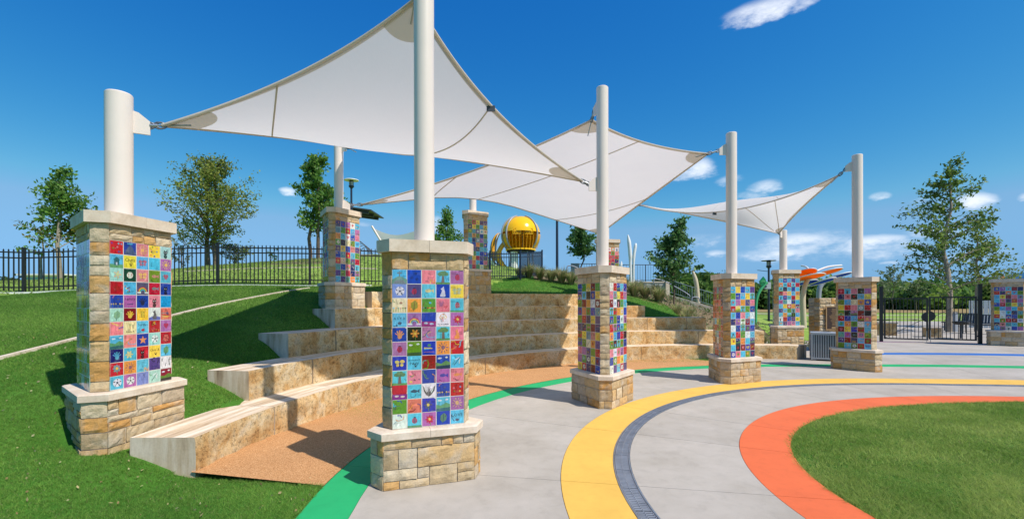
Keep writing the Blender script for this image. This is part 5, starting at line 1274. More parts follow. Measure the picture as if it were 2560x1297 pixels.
handrail('steel handrail bending down at the top of the stairs left of the middle cream post', [at(1417, 692, 25), at(1418, 668, 25), at(1426, 664, 25), at(1440, 668, 25), at(1452, 676, 25)])
handrail('steel handrail above the retaining wall sloping to the right', [at(1585, 722, 26), at(1588, 704, 26), at(1600, 702, 26), at(1625, 722, 26)])
handrail('steel handrail loop at the pier of the retaining wall', [at(1634, 726, 26), at(1635, 700, 26), at(1645, 698, 26), at(1668, 706, 26), at(1720, 735, 25.5), at(1722, 744, 25.5)])
handrail('small steel handrail loop at the foot of the ramp', [at(1729, 750, 25.5), at(1731, 744, 25.5), at(1740, 742, 25.5), at(1748, 746, 25.5), at(1749, 754, 25.5)])
b = MB(); p = at(1438, 692, 27); t = thing('grey_post_panel', 'plain grey panel at the head of the stairs beside the hill tree', 'panel', p); b.box((0, 0, .2), (.5, .1, 1.2)); link('board', b.mesh('board', M_GREYP), t); b = MB(); b.box((0, 0, -.5), (.1, .08, .6)); link('stand', b.mesh('stand', M_GREYP), t)
def blade_pole(label, pts, rads, mat=M_WHITEP):
    t = thing('curved_pole', label, 'pole', pts[0], 0, 'curved white sculpture poles'); O = Vector(pts[0]); b = MB(); cp = curve_pts(pts, 20); rr = [np.interp(i / 20, np.linspace(0, 1, len(rads)), rads) for i in range(21)]
    b.tube([Vector(p) - O for p in cp], rr, 10); link('blade', b.mesh('blade', mat), t); b = MB(); b.tube([(0, 0, -.4), (0, 0, .03)], .13, 10); link('footing', b.mesh('footing', M_CAP), t)
blade_pole('tallest white curved pole at the head of the ramp', [at(1577, 706, 29), at(1576, 655, 29), at(1576, 640, 29), at(1573, 605, 29), at(1570, 587, 29)], [.09, .09, .12, .12, .03])
blade_pole('second white curved pole right of the tallest at the head of the ramp', [at(1584, 706, 29.5), at(1584, 665, 29.5), at(1585, 640, 29.5), at(1589, 615, 29.5), at(1590, 608, 29.5)], [.07, .07, .10, .10, .03])
blade_pole('shortest white curved pole peeking over the pillar by the middle cream post', [at(1551, 690, 29), at(1551, 670, 29), at(1553, 662, 29), at(1554, 653, 29)], [.06, .08, .09, .02])
blade_pole('cream curved pole at the foot of the ramp beside the hill tree', [at(1745, 775, 27), at(1744, 735, 27), at(1739, 700, 27), at(1731, 676, 27)], [.13, .12, .13, .06], M_TAN)

# ------------------------------------------------------------------ leaf sign, petal canopies
p = at(1897, 790, 24); t = thing('leaf_sign', 'green leaf shaped sign on a bowed green stem with a grey side panel', 'sign', (p.x, p.y, .3)); O = t.location
b = MB(); st = [at(1889, 790, 24), at(1890, 760, 24), at(1898, 730, 24), at(1912, 711, 24), at(1918, 706, 24)]; st[0].z = .2; b.tube([Vector(q) - O for q in curve_pts(st, 18)], [.075] * 19, 8); link('stem', b.mesh('stem', M_GRNL), t)
lf = [(1909, 691), (1915, 699), (1916, 706), (1909, 711), (1904, 714), (1900, 708), (1899, 703), (1904, 697)]; lf = [at(x, y, 23.9) - O for x, y in lf]; b = MB(); n = len(lf)
b.add(lf + [q + Vector((0, .06, 0)) for q in lf], [tuple(range(n)), tuple(range(2 * n - 1, n - 1, -1))] + [(i, n + i, n + (i + 1) % n, (i + 1) % n) for i in range(n)]); lo = link('leaf', b.mesh('leaf', M_GRNP), t)
b = MB()
for i in range(3): q = at(1903 + i * 1.2, 703 + i * 1.5, 23.88) - O; b.tube([q + Vector((-.02, 0, -.03)), q + Vector((.06, 0, .04)), q + Vector((.16, 0, .03))], .012, 5)
link('emblem', b.mesh('emblem', M_GRNL), lo)
b = MB(); q0, q1 = at(1910, 705, 24) - O, at(1927, 722, 24) - O; b.box((q0 + q1) / 2, (q1.x - q0.x, .05, q0.z - q1.z)); pn = link('panel', b.mesh('panel', M_SIGN), t)
b = MB(); b.tube([at(1914.5, 716, 23.95) - O + Vector((0, -.03, 0)), at(1914.5, 716, 23.95) - O + Vector((0, .0, 0))], .05, 10); link('emblem', b.mesh('emblem', M_NAVY), pn)
def petal(name, root, O, px_, py_, hl, hh, d, mat, rot=0.0, thick=.026):
    # an oval shade panel, its near edge tipped up so that the underside shows
    c = at(px_, py_, d) - O; m = d / FPX; a = Vector((hl * m * math.cos(rot), .25 * hl * m, hl * m * math.sin(rot))); s = Vector((0, -1.1, hh * m * 1.05)); n = 26; outer = []; inner = []
    for i in range(n):
        t = 2 * math.pi * i / n; q = a * math.cos(t) + s * math.sin(t) * (1 - .25 * math.cos(t)); outer.append(c + q); inner.append(c + q * .97)
    b = MB(); b.tube(outer + [outer[0]], thick, 6, 0, False); link('rim', b.mesh('rim', M_WHITEP), root)
    b = MB(); b.add(inner + [q + Vector((0, 0, .03)) for q in inner], [tuple(range(n)), tuple(range(2 * n - 1, n - 1, -1))]); link(name, b.mesh(name, mat), root)
p = at(2005, 780, 26); t = thing('flower_canopy', 'orange petal shade canopy on a bowed tan trunk', 'canopy', (p.x, p.y, .3)); O = t.location
hub = at(2030, 682, 26)
tk = [at(2010, 785, 26), at(2007, 750, 26), at(2011, 720, 26), at(2020, 697, 26), at(2028, 680, 26)]; tk[0].z = .1; b = MB(); b.tube([Vector(q) - O for q in curve_pts(tk, 20)], [.15 - .002 * i for i in range(21)], 10); link('trunk', b.mesh('trunk', M_TAN), t)
for q_ in ((2066, 682, 37, 9, 26.4, .14), (2008, 685, 26, 9, 26.2, -.12), (2024, 693, 34, 7, 25.2, .05)): petal('petal', t, O, *q_[:5], M_ORP, q_[5])
for tip in (at(2104, 663, 27.5), at(2004, 664, 27.5)): b = MB(); b.tube([Vector(q) - O for q in curve_pts([hub, hub.lerp(tip, .5) + Vector((0, 0, .12)), tip], 10)], .05, 8); link('stamen', b.mesh('stamen', M_WHITEP), t)
p = at(2047, 770, 31); t = thing('flower_canopy', 'blue petal shade canopy on a grey trunk beyond the plaque wall', 'canopy', (p.x, p.y, .3)); O = t.location; hub = at(2060, 706, 31)
b = MB(); tk = [at(2046, 775, 31), at(2047, 735, 31), at(2053, 712, 31), hub]; tk[0].z = .1; b.tube([Vector(q) - O for q in curve_pts(tk, 14)], .15, 10); link('trunk', b.mesh('trunk', M_GREYP), t)
for q_ in ((2094, 691, 34, 8, 31.5, .16), (2058, 704, 25, 8, 29.5, .1), (2014, 707, 24, 6, 30, .05)): petal('petal', t, O, *q_[:5], M_BLP, q_[5], .032)
b = MB(); b.tube([hub - O, at(2140, 676, 33) - O], .05, 8); link('stamen', b.mesh('stamen', M_WHITEP), t)

# ------------------------------------------------------------------ beyond the gate
def park_bench(label, p, rz):
    t = thing('park_bench', label, 'bench', p, rz, 'dark slatted benches beyond the gate'); sl = MB(); sl.box((0, 0, 0), (.07, .42, .03)); sl = sl.mesh('slat', M_CHAR); bl = MB(); bl.box((0, 0, 0), (.07, .03, .46)); bl = bl.mesh('back_slat', M_CHAR)
    for i in range(13): link('slat', sl, t, (-.66 + i * .11, 0, .46)); o = link('back_slat', bl, t, (-.66 + i * .11, .27, .72)); o.rotation_euler = (R(-14), 0, 0)
    b = MB(); [b.box((x, y, z), (1.5, .04, .04)) for x, y, z in ((0, .19, .44), (0, -.19, .44), (0, .22, .52), (0, .33, .92))]; link('frame', b.mesh('frame', M_CHAR), t)
    for x in (-.6, .6):
        b = MB(); b.bar((x, -.2, .44), (x, -.22, 0), .05); b.bar((x, .2, .44), (x, .25, 0), .05); link('leg', b.mesh('leg', M_CHAR), t)
gz = lambda p: (p.x, p.y, rise(p.x) + .0)
park_bench('dark slatted bench seen through the gate left of the farther tree trunk', gz(at(2402, 838, 24.5)), R(-60))
park_bench('dark slatted bench seen between the gate post and the pillar without a post', gz(at(2452, 842, 22.5)), R(-60))
p = at(2382, 830, 24); t = thing('litter_bin', 'slim grey bin beside the large tree trunk beyond the gate', 'bin', gz(p)); b = MB(); b.tube([(0, 0, 0), (0, 0, .95)], .19, 16); link('body', b.mesh('body', M_GREYP), t); b = MB(); b.tube([(0, 0, .95), (0, 0, 1.05)], [.21, .16], 16); link('lid', b.mesh('lid', M_CHAR), t)
p = at(2402, 845, 20.5); t = thing('pedestal_grill', 'black pedestal grill seen through the gate bars', 'grill', gz(p), R(-40)); b = MB(); b.tube([(0, 0, 0), (0, 0, .62)], .045, 8); link('pedestal', b.mesh('pedestal', M_CHAR), t); b = MB(); b.tube([(0, 0, .62), (0, 0, .70), (0, 0, .74)], [.2, .3, .3], 16); link('bowl', b.mesh('bowl', M_BLACK), t); b = MB(); b.tube([(0, 0, .745), (0, 0, .77)], .28, 16); link('grate', b.mesh('grate', M_CHAR), t)
p = at(2337, 800, 26); 
for x_, lab in ((2330, 'pale square stone block on the paving beyond the gate'),): 
    p = at(x_, 825, 21.5); t = thing('seat_block', lab, 'stone block', gz(p), R(-30)); b = MB(); b.prism([(-.28, -.25), (.28, -.25), (.3, .25), (-.3, .25)], 0, .42); link('block', b.mesh('block', [M_SPLIT]), t); b = MB(); b.prism([(-.32, -.28), (.32, -.28), (.32, .28), (-.32, .28)], .42, .48); link('top', b.mesh('top', M_CAP), t)  # square stone block that serves as a seat
p = at(2212, 806, 23); t = thing('seat_wall', 'low stone seat wall behind the hinge side gate post', 'wall', (p.x, p.y, .15), R(-35)); b = MB(); b.prism([(-1.4, -.25), (.45, -.25), (.45, .25), (-1.4, .25)], -.1, .62); link('core', b.mesh('core', [M_SPLIT]), t); b = MB(); b.prism([(-1.45, -.28), (.5, -.28), (.5, .28), (-1.45, .28)], .62, .70); link('coping', b.mesh('coping', M_CAP), t)
# building at the right edge
p = at(2862, 800, 45); t = thing('park_pavilion', 'pavilion with a curved blue metal roof at the right edge', 'building', (p.x, p.y, .3), 0); O = t.location
b = MB(); b.box((.6, 2.5, 1.7), (13.0, 4, 3.6)); link('wall', b.mesh('wall', M_MORTAR), t)
b = MB(); n = 24; vs = []
for i in range(n + 1):
    a = math.pi * (.16 + .68 * i / n); vs += [(-9.2 * math.cos(a), -.6, 3.45 + 2.9 * (math.sin(a) - .40)), (-9.2 * math.cos(a), 6.4, 3.45 + 2.9 * (math.sin(a) - .40))]
b.add(vs, [(2 * i, 2 * i + 1, 2 * i + 3, 2 * i + 2) for i in range(n)], 0, None, True); b.add([(x, y, z - .16) for x, y, z in vs], [(2 * i + 2, 2 * i + 3, 2 * i + 1, 2 * i) for i in range(n)], 0, None, True)
b.add([vs[2 * i] for i in range(n + 1)] + [(vs[2 * i][0], vs[2 * i][1], vs[2 * i][2] - .16) for i in range(n + 1)], [(i, i + 1, n + 2 + i, n + 1 + i) for i in range(n)]); link('roof', b.mesh('roof', M_ROOFB), t)
p = at(2507, 699, 30); t = thing('pointed_marker', 'red orange pointed marker showing above the pillar without a post', 'marker', (p.x, p.y, .3)); b = MB(); b.tube([(0, 0, p.z - .85), (0, 0, p.z + .05)], [.42, .02], 4); link('point', b.mesh('point', M_REDP), t); b = MB(); b.tube([(0, 0, -.3), (0, 0, p.z - .8)], .1, 10); link('pole', b.mesh('pole', M_CHAR), t)
p = at(2460, 780, 25); t = thing('white_panel_fence', 'white slatted panel between the gate post and the pillar without a post', 'fence', (p.x, p.y, .4), R(-50))
bd = MB(); bd.box((0, 0, .75), (.17, .04, 1.5)); bd = bd.mesh('board', M_WHITEP)
for i in range(6): link('board', bd, t, (-.5 + i * .19, 0, 0))
b = MB(); b.box((0, .045, 1.2), (1.2, .05, .06)); b.box((0, .045, .3), (1.2, .05, .06)); link('rail', b.mesh('rail', M_WHITEP), t)
# low building far beyond the fence on the left, and houses far right
p = at(112, 690, 120); t = thing('low_building', 'low white building with teal windows far away beyond the left fence', 'building', (p.x, p.y, p.z - 2.2)); b = MB(); b.box((0, 3, 1.2), (11, 6, 2.4)); link('wall', b.mesh('wall', M_WHITEP), t)
b = MB(); b.box((.2, 2.6, 2.55), (13, 8, .35)); link('roof', b.mesh('roof', M_WHITEP), t)
wn = MB(); wn.box((0, -.03, 1.35), (1.5, .08, 1.2)); wn = wn.mesh('window', M_GLASS); [link('window', wn, t, (-4.2 + i * 1.68, 0, 0)) for i in range(6)]
for i, (px_, lab) in enumerate(((2262, 'tiny pale house left of the pair beyond the gate'), (2283, 'tiny pale house right of the pair beyond the gate'))):
    p = at(px_, 764, 170); t = thing('far_house', lab, 'house', (p.x, p.y, .2)); w = 3.0; b = MB(); b.box((0, 0, 1.3), (w, 4, 2.8)); link('wall', b.mesh('wall', M_SIGN), t); b = MB(); b.add([(-w / 2 - .2, -2.2, 2.6), (w / 2 + .2, -2.2, 2.6), (w / 2 + .2, 2.2, 2.6), (-w / 2 - .2, 2.2, 2.6), (-w / 2, 0, 3.6), (w / 2, 0, 3.6)], [(0, 1, 5, 4), (2, 3, 4, 5), (0, 4, 3), (1, 2, 5)]); link('roof', b.mesh('roof', M_CHAR), t)

# ------------------------------------------------------------------ trees
def leaf_cloud(P, rs, size, cols, aspect=.55, droop=.2):
    """P: Nx3 leaf centres -> folded two triangle leaves"""
    n = len(P); d = rs.normal(size=(n, 3)); d[:, 2] -= droop; d /= np.linalg.norm(d, axis=1)[:, None]
    u = rs.normal(size=(n, 3)); u -= d * (u * d).sum(1)[:, None]; u /= np.linalg.norm(u, axis=1)[:, None]
    s = size * rs.uniform(.6, 1.35, n)[:, None]
    v = np.stack([P - d * s, P + u * s * aspect, P + d * s, P - u * s * aspect], 1).reshape(-1, 3)
    q = (np.arange(n) * 4)[:, None] + np.array([0, 1, 2, 3])[None]
    c = np.array(cols)[rs.randint(0, len(cols), n)][:, :3] * rs.uniform(.7, 1.3, n)[:, None]
    c = np.concatenate([c, np.ones((n, 1))], 1)
    return v, q, np.repeat(c, 4, 0)
GREENS = [(0.117, 0.260, 0.046), (0.169, 0.325, 0.058), (0.085, 0.195, 0.036), (0.221, 0.351, 0.078)]
OLIVE = [(0.260, 0.325, 0.052), (0.221, 0.286, 0.058), (0.338, 0.338, 0.072), (0.143, 0.208, 0.046)]
DKGRN = [(0.091, 0.215, 0.055), (0.130, 0.273, 0.078), (0.065, 0.163, 0.046), (0.195, 0.325, 0.111)]
YEL = [(.20, .16, .02), (.14, .13, .02), (.09, .11, .02)]
PALE = [(0.182, 0.234, 0.117), (0.143, 0.195, 0.091), (0.221, 0.247, 0.143)]
def tree(label, p, h, rad, prof, nb, nl, size, cols, seed, trunk_r=.09, clear=.28, bark=None, up=.5, lean=0.0, spread=.14, trunks=1, low=None, group=None, name='tree', fill=.35):
    """prof: list of (height fraction, radius fraction)"""
    rs = np.random.RandomState(seed); root = thing(name, label, 'tree', p, 0, group); bark = bark or M_BARK
    b = MB(); pf = np.array(prof); LP = []; LC = []
    offs_ = [(0, 0)] if trunks == 1 else [(-.22, .05), (.22, -.05)]
    for (ox, oy) in offs_:
        n = 8; tp = [(ox + lean * (i / n) ** 1.5 * h * .2 + rs.normal() * .02 * i, oy + rs.normal() * .015 * i, -.3 + (h * .95 + .3) * i / n) for i in range(n + 1)]
        b.tube(tp, [trunk_r * (1.15 - .95 * i / n) for i in range(n + 1)], 8)
        tpa = np.array(tp)
        for k in range(nb // len(offs_)):
            f0 = clear + (.96 - clear) * (rs.uniform() ** .9); z0 = f0 * h
            base = np.array([np.interp(z0, tpa[:, 2], tpa[:, 0]), np.interp(z0, tpa[:, 2], tpa[:, 1]), z0])
            az = rs.uniform(0, 2 * np.pi); R_ = rad * np.interp(f0 + .08, pf[:, 0], pf[:, 1]) * rs.uniform(.55, 1.15)
            tip = base + np.array([np.cos(az) * R_, np.sin(az) * R_, R_ * up * rs.uniform(.5, 1.3)])
            midp = (base + tip) / 2 + np.array([0, 0, .1 * R_]); pts = [base, midp, tip]
            b.tube([tuple(q) for q in pts], [trunk_r * .32 * (1.1 - f0), trunk_r * .2 * (1.1 - f0), .006], 5, 0, False)
            m = int(nl / nb * (R_ / rad + .3)); t = rs.beta(1.6, 1.1, m)[:, None]
            q = base * (1 - t) ** 2 + midp * 2 * t * (1 - t) + tip * t * t
            # a few twigs off the branch carry the leaves
            tw = rs.normal(size=(5, 3)) * spread * rad * .9; q = q + tw[rs.randint(0, 5, m)] * rs.uniform(.2, 1, (m, 1)) + rs.normal(size=(m, 3)) * spread * rad * fill
            LP.append(q)
    link('trunk', b.mesh('trunk', bark), root)
    P = np.concatenate(LP); zf = P[:, 2] / h
    v, q, c = leaf_cloud(P, rs, size, cols)
    if low is not None:
        m = np.repeat((zf < low[0]) & (rs.uniform(size=len(P)) < low[2]), 4); cc = np.array(low[1])[rs.randint(0, len(low[1]), len(P))]; c[m, :3] = np.repeat(cc, 4, 0)[m]
    link('crown', np_mesh('crown', v, q, M_LEAF, c), root)
    return root
PF_OVAL = [(.2, .5), (.35, .95), (.5, 1), (.7, .75), (.88, .38), (1.05, .08)]
PF_CONE = [(.15, .75), (.3, 1), (.5, .85), (.7, .6), (.9, .25), (1.05, .05)]
PF_SPIRE = [(.22, .7), (.42, 1), (.58, .82), (.74, .5), (.9, .24), (1.05, .1)]
PF_LOW = [(.1, .35), (.22, .72), (.42, 1), (.6, .84), (.76, .58), (.9, .36), (1.05, .12)]
PF_VASE = [(.2, .35), (.4, .9), (.55, 1), (.75, .85), (.92, .45), (1.05, .12)]
def tp_(px, d, z=None):
    q = at(px, 700, d); return (q.x, q.y, H1(q.x, q.y) if z is None else z)
def top_h(py, d, p, px=1280): return at(px, py, d).z - p[2]
p = tp_(150, 20); tree('green tree with yellowing inner leaves, left of the turf slope pillar', p, top_h(414, 20, p), 1.75, PF_SPIRE, 60, 4600, .085, GREENS, 15, .09, .24, M_PBARK, .55, .0, .13, 1, (.55, YEL, .45))
p = tp_(104, 21.5); tree('slim pale trunked young tree at the far left hill', p, top_h(520, 21.5, p), .95, PF_OVAL, 18, 420, .085, GREENS, 21, .05, .34, M_PBARK, .5, .0, .15)
p = tp_(530, 24); tree('large olive green tree with upright limbs on the hill behind the fence', p, top_h(392, 24, p), 2.45, PF_LOW, 110, 11500, .07, OLIVE, 2, .11, .13, None, .75, .0, .10, 2)
p = tp_(455, 27); tree('sparse grey green young tree behind the fence next to the olive tree', p, top_h(570, 27, p), 1.0, PF_OVAL, 22, 700, .07, PALE, 3, .04, .1, None, .9)
p = tp_(588, 26); tree('low grey green shrub tree at the foot of the olive tree', p, top_h(612, 26, p), 1.1, PF_OVAL, 24, 1100, .07, PALE + OLIVE, 4, .04, .05, None, .6)
p = tp_(680, 25); tree('tiny sapling on the hill crest behind the fence', p, top_h(618, 25, p), .45, PF_CONE, 12, 130, .06, GREENS, 5, .02, .1)
p = tp_(786, 24); tree('dense glossy green tree behind the pillar in front of the picket fence', p, top_h(386, 24, p), 1.6, PF_SPIRE, 70, 6400, .095, GREENS, 6, .10, .24, None, .6, .05, .12, 2)
p = tp_(1118, 38, 4.2); tree('bright green conical tree behind the closest pillar, left of the shaded pillar', p, top_h(520, 38, p), 1.75, PF_CONE, 54, 3600, .11, GREENS, 7, .08, .1)
p = tp_(1457, 26); tree('dark green tree partly covered by the middle sail, left of the corner first pillar', p, top_h(545, 26, p), 1.1, PF_SPIRE, 54, 3600, .09, DKGRN, 8, .045, .32, None, .6, .0, .12)
p = tp_(1686, 22); tree('dark green young tree on the planting bed right of the white curved poles', p, top_h(546, 22, p), 1.3, PF_SPIRE, 76, 5200, .085, DKGRN, 9, .045, .22, None, .75, .0, .11)
p = tp_(1830, 28, .4); tree('spindly sapling seen on both sides of the post with dark red tiles below', p, top_h(612, 28, p), .85, PF_OVAL, 12, 260, .08, DKGRN, 10, .03, .30, None, .5)
p = tp_(2372, 24, .32); tree('tall open branched tree behind the gate with airy side branches', p, top_h(398, 24, p), 2.75, [(.15, .3), (.28, .85), (.42, 1), (.55, .85), (.7, .72), (.8, .5), (.92, .38), (1.05, .1)], 72, 6400, .085, [(.11, .20, .04), (.16, .26, .055), (.22, .30, .055), (.08, .145, .036)], 12, .13, .18, M_PBARK, .38, -.08, .07, 1, None, None, 'tree', .3)
p = tp_(2440, 27, .34); tree('yellow green tree right behind the tall open branched tree', p, top_h(545, 27, p), 1.9, PF_OVAL, 44, 2600, .085, [(.20, .27, .045), (.16, .23, .045), (.11, .16, .035)], 13, .10, .26, M_PBARK, .5)
for i, (px_, d, top, r_, lab) in enumerate(((2232, 52, 666, 1.5, 'thin grey green tree standing above the far treeline, left of the gate'), (2208, 56, 700, 1.3, 'thin low tree beside the pillar before the trash receptacle, above the far treeline'), (2290, 54, 706, 1.2, 'thin small tree above the far treeline, behind the gate bars'))):
    p = tp_(px_, d, .3); tree(lab, p, top_h(top, d, p), r_, PF_VASE, 22, 620, .13, PALE, 30 + i, .06, .35, None, .8)
# far treeline: one mass of bushes and crowns
def treeline(name, items, seed, cols, size=.55):
    rs = np.random.RandomState(seed); V = []; Q = []; Cc = []; o = 0
    for (x, y, z, r, h) in items:
        n = int(240 * min(3, r * h / 9)); 
        d = rs.normal(size=(n, 3)); d /= np.linalg.norm(d, axis=1)[:, None]; rr = rs.uniform(.55, 1.05, n)[:, None]
        P = np.array([x, y, z + h * .5]) + d * rr * np.array([r, r, h * .55]) + rs.normal(size=(n, 3)) * .25; P[:, 2] = np.maximum(P[:, 2], z + .1)
        v, q, c = leaf_cloud(P, rs, size, cols, .7); c[:, :3] *= rs.uniform(.75, 1.25); V.append(v); Q.append(q + o); Cc.append(c); o += len(v)
    ob = link(name, np_mesh(name, np.concatenate(V), np.concatenate(Q), M_LEAF, np.concatenate(Cc))); return ob
rs = np.random.RandomState(77); it = []
for i in range(150):
    px_ = rs.uniform(1640, 2480); d = rs.uniform(84, 112); q = at(px_, 700, d); hh = rs.uniform(2.6, 6.2) * (1.05 if px_ < 2150 else .92); it.append((q.x, q.y, .2, rs.uniform(1.8, 4.2), hh))
for i in range(26):
    px_ = rs.uniform(1680, 1800); d = rs.uniform(80, 95); q = at(px_, 700, d); it.append((q.x, q.y, .2, rs.uniform(2, 4), rs.uniform(4.5, 7)))
for i in range(10):
    px_ = rs.uniform(2280, 2350); d = rs.uniform(72, 84); q = at(px_, 700, d); it.append((q.x, q.y, .2, rs.uniform(2, 3.4), rs.uniform(3.8, 5.4)))
for i in range(30):
    q = at(rs.uniform(2480, 3300), 700, 90); it.append((q.x, q.y, .2, rs.uniform(2, 4), rs.uniform(4, 6.5)))
tag(treeline('treeline', it, 5, [(.09, .185, .038), (.13, .24, .045), (.065, .135, .032), (.19, .30, .06)]), 'far green treeline beyond the lawn on the right', 'treeline', None, 'stuff')
it = [(at(px_, 700, 75).x, 75, H1(at(px_, 700, 75).x, 75) - .2, rs.uniform(1.5, 2.6), rs.uniform(1.6, 2.6)) for px_ in (-120, -60, -10, 18, 35, 190, 215)]
tag(treeline('bushes', it, 6, [(.05, .09, .025), (.07, .11, .03)], .4), 'dark low bushes on the far left hill beyond the fence', 'bushes', None, 'stuff')
# dry meadow strip and path edge on the far lawn
b = MB(); b.prism([(30, 66), (75, 50), (140, 60), (140, 96), (20, 100), (8, 96), (12, 74)], .1, .36); struct('dry_meadow', b.mesh('dry_meadow', M_DRY))
for name, pts, w in (('lawn_path', [(16, 52), (30, 47), (45, 40), (60, 34)], .9), ('lawn_path', [(14, 40), (28, 36), (45, 29)], .35)):
    b = MB()
    for p, q in zip(pts[:-1], pts[1:]): b.bar((p[0], p[1], max(.36, H1(*p)) + .02), (q[0], q[1], max(.36, H1(*q)) + .02), w, .06)
    struct(name, b.mesh(name, M_CAP))

# ------------------------------------------------------------------ fountain grass tufts on the planting bed
TUFT_SPOTS = [(1300, 700, 20.2, .75), (1322, 702, 20.6, .9), (1350, 704, 20.3, .85), (1378, 708, 20.0, .8), (1404, 712, 19.9, .95), (1428, 716, 19.7, .8), (1585, 742, 19.6, .95), (1612, 748, 19.8, .9), (1648, 762, 19.5, .95), (1690, 772, 19.6, .85), (1712, 776, 19.2, .9), (1745, 788, 19.3, .85), (1772, 792, 19.5, .9), (1560, 728, 21.5, .9), (1600, 735, 22.0, .8), (1640, 748, 22, .8), (1720, 765, 21.8, .85), (1780, 780, 21.5, .8), (1905, 790, 19.5, .75)]
WORDS = ['behind the left end of the navy fence', 'in front of the corner of the navy fence', 'just right of the navy fence corner', 'left of the lamp post foot', 'at the foot of the lamp post by the yellow dome', 'touching the left side of the post where two sails meet', 'just right of the post where two sails meet', 'below the white curved poles', 'left of the dark green young tree', 'under the dark green young tree', 'right of the dark green young tree', 'below the ramp curb foot', 'beside the pillar with dark red tiles',
         'behind the corner first pillar, upper row', 'in the upper row under the retaining wall', 'upper row, left of the young tree trunk', 'upper row below the ramp balustrade', 'upper row beside the dark red tiled pillar', 'between the leaf sign and the light blue tiled pillar']
def tuft_mesh(seed):
    rs = np.random.RandomState(seed); n = 420; a = rs.uniform(0, 2 * np.pi, n); L = rs.uniform(.5, 1.05, n); ln = rs.uniform(.2, 1.15, n); V = []; Q = []; Cc = []
    for i in range(n):
        d = np.array([np.cos(a[i]), np.sin(a[i]), 0]); s = np.array([-d[1], d[0], 0]) * .011; b0 = d * rs.uniform(0, .1)
        p1 = b0 + d * ln[i] * .25 * L[i] + np.array([0, 0, .55 * L[i]]); p2 = b0 + d * ln[i] * .75 * L[i] + np.array([0, 0, (.95 - ln[i] * .35) * L[i]])
        o = len(V) * 1; V += [b0 - s, b0 + s, p1 - s, p1 + s, p2]; Q += [(o, o + 1, o + 3), (o, o + 3, o + 2), (o + 2, o + 3, o + 4)]
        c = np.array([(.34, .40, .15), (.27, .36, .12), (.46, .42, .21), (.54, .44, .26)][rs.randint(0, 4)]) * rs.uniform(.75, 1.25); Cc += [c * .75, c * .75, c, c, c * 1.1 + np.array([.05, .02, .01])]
    Cc = np.c_[np.array(Cc), np.ones(len(Cc))]; return np_mesh('blades', np.array(V), np.array(Q), M_BLADE, Cc)
TM = [tuft_mesh(i) for i in range(4)]
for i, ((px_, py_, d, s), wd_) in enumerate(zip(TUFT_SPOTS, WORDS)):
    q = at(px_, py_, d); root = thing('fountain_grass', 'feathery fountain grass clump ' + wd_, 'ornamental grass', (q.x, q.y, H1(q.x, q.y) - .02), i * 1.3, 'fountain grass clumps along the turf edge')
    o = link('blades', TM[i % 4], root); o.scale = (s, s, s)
# low ground cover between the clumps
rs = np.random.RandomState(9); n = 5200; X = rs.uniform(1.5, 13, n); Y = rs.uniform(17.5, 26, n); m = (Y > 20.4 - np.clip(X - 2.5, 0, 6) * .33); X, Y = X[m], Y[m]; Z = hill(X, Y); P = np.stack([X, Y, Z + rs.uniform(0, .16, len(X))], 1)
v, q, c = leaf_cloud(P, rs, .13, [(.20, .25, .09), (.14, .22, .07), (.28, .25, .14), (.34, .27, .17)], .22, -.9)
tag(link('ground_cover', np_mesh('ground_cover', v, q, M_BLADE, c)), 'low tan and green ground cover of the planting bed', 'ground cover', None, 'stuff')

# ------------------------------------------------------------------ grass blades
def blades(name, label, X, Y, Z, h, w, per, cols, seed, lean=.5):
    rs = np.random.RandomState(seed); n = len(X); N = n * per
    bx = np.repeat(X, per) + rs.normal(size=N) * w * 2.2; by = np.repeat(Y, per) + rs.normal(size=N) * w * 2.2; bz = np.repeat(Z, per) - .004
    hh = np.repeat(h if np.ndim(h) else np.full(n, h), per) * rs.uniform(.55, 1.3, N); a = rs.uniform(0, 2 * np.pi, N); ww = np.repeat(w if np.ndim(w) else np.full(n, w), per) if np.ndim(w) else w
    sx, sy = np.cos(a) * ww * .5, np.sin(a) * ww * .5; l = rs.normal(size=(N, 2)) * lean * hh[:, None]
    V = np.stack([np.stack([bx - sx, by - sy, bz], 1), np.stack([bx + sx, by + sy, bz], 1), np.stack([bx + l[:, 0], by + l[:, 1], bz + hh], 1)], 1).reshape(-1, 3)
    T = np.arange(N * 3).reshape(-1, 3); ci = np.array(cols)
    # slow patches of lighter and yellower grass
    pn = np.array([noise.noise((x * .55, y * .55, 3.0)) + .5 * noise.noise((x * 1.9, y * 1.9, 7.0)) for x, y in zip(X[::1], Y[::1])]); pn = np.repeat(pn, per)
    f = np.clip(.5 + pn * .9 + rs.normal(size=N) * .22, 0, 1)[:, None]
    c = ci[0] * (1 - f) + ci[1] * f; dry = rs.uniform(size=N) < .035; c[dry] = ci[2]; c *= rs.uniform(.75, 1.25, N)[:, None]
    c = np.repeat(np.c_[c, np.ones(N)], 3, 0)
    tag(link(name, np_mesh(name, V, T, M_BLADE, c)), label, 'grass', None, 'stuff')
TURFC = [(.118, .265, .036), (.25, .42, .072), (.30, .28, .13)]
LAWNC = [(.18, .31, .045), (.45, .53, .135), (.30, .27, .12)]
MEADC = [(.21, .30, .07), (.32, .39, .11), (.30, .27, .13)]
def scatter(fn, n, seed, x0, x1, y0, y1):
    rs = np.random.RandomState(seed); X = rs.uniform(x0, x1, n); Y = rs.uniform(y0, y1, n); m = fn(X, Y); return X[m], Y[m]
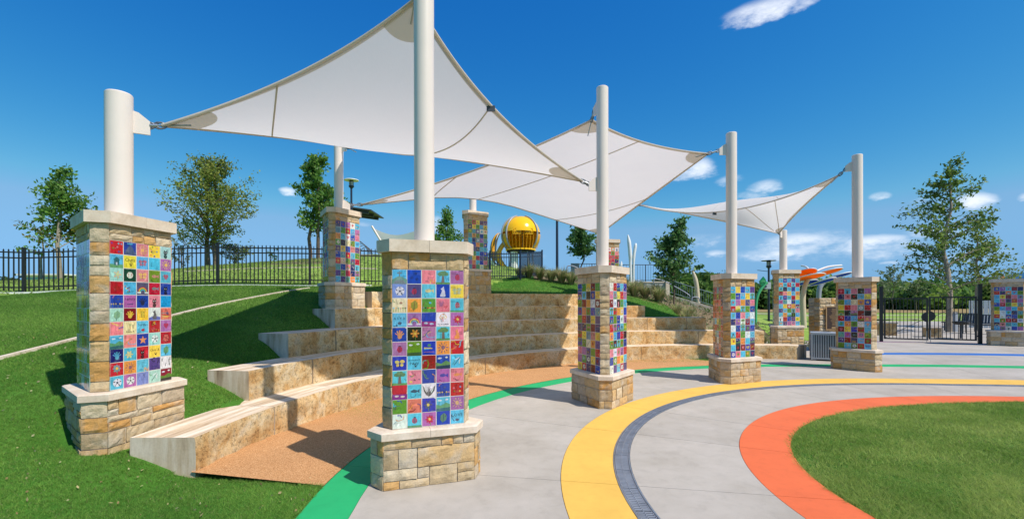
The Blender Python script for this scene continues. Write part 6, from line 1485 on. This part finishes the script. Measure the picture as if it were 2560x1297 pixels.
def on_turf(X, Y):
    Z = hill(X, Y); bx, by = X - B0[0], Y - B0[1]; r = np.hypot(bx, by); th = np.degrees(np.mod(np.arctan2(by, bx), 2 * np.pi)); bad = Z < -.02
    for i in range(5): bad |= (r > BR[i] - .05) & (r < BR[i] + BDEP + .05) & (th > math.degrees(BTH[i][0])) & (th < math.degrees(BTH[i][1]) + .15)
    for k, (x, y, _) in PIL.items(): bad |= np.hypot(X - x, Y - y) < .52
    vis = np.abs(X / np.maximum(Y, .1)) < 1.75
    return ~bad & vis & in_turf(X, Y)
for (n, y0, y1, h, w, per, seed) in ((105000, 1.2, 6.2, .030, .0045, 5, 1), (90000, 6.2, 9.5, .034, .007, 4, 2), (120000, 9.5, 14.6, .038, .012, 3, 3)):
    X, Y = scatter(on_turf, n, seed, max(-12.4, -y1 * 1.6), -1.4, y0, y1); blades('turf_grass', 'short green turf blades of the slope beside the benches', X, Y, hill(X, Y), h, w, per, TURFC, seed, .7)
X, Y = scatter(on_turf, 26000, 4, -2.0, 10, 14.2, 20.5); blades('turf_grass', 'short green turf blades above the topmost bench and down its right side', X, Y, hill(X, Y), .042, .016, 3, TURFC, 5, .6)
def on_mead(X, Y): return ~in_turf(X, Y) & (np.abs(X / Y) < 1.2)
X, Y = scatter(on_mead, 30000, 6, -30, 0, 12, 34); blades('meadow_grass', 'pale mown grass on the hill beyond the picket fence', X, Y, hill(X, Y), .07, .03, 3, MEADC, 6, .8)
def on_lawn(X, Y):
    ax, ay = X - C0[0], Y - C0[1]; r = np.hypot(ax, ay); th = np.mod(np.arctan2(ay, ax), 2 * np.pi); c, a, b_ = RING['or_in']; rr = np.polyval(c, np.clip(th, a, b_) - 2.2)
    return (r < rr + .012)
def lawn_z(X, Y):
    r = np.hypot(X - C0[0], Y - C0[1]); return -.012 + .02 * np.maximum(0, X - 10) + .03 * np.sin(np.clip(r / 5.2, 0, 1) * np.pi)
for (n, y0, y1, h, w, per, seed) in ((80000, 2.6, 5.2, .042, .0045, 5, 11), (70000, 5.2, 9.2, .045, .008, 4, 12), (34000, -2.2, 2.6, .045, .010, 4, 13)):
    X, Y = scatter(on_lawn, n, seed, 2.4, 14, y0, y1); blades('lawn_grass', 'uneven natural lawn grass inside the orange ring', X, Y, lawn_z(X, Y), h, w, per, LAWNC, seed, .9)
X, Y = scatter(on_turf, 420, 21, -8, -1.4, 3.2, 7.5); rs = np.random.RandomState(3); P = np.stack([X, Y, hill(X, Y) + .03], 1)
v, q, c = leaf_cloud(P, rs, .017, [(.55, .45, .22), (.40, .28, .12), (.62, .55, .30)], .6, 0)
tag(link('fallen_leaves', np_mesh('fallen_leaves', v, q, M_BLADE, c)), 'tiny dry leaves fallen on the near turf', 'fallen leaves', None, 'stuff')
print('objects', len(bpy.data.objects), 'tris', sum(len(m.polygons) for m in bpy.data.meshes))
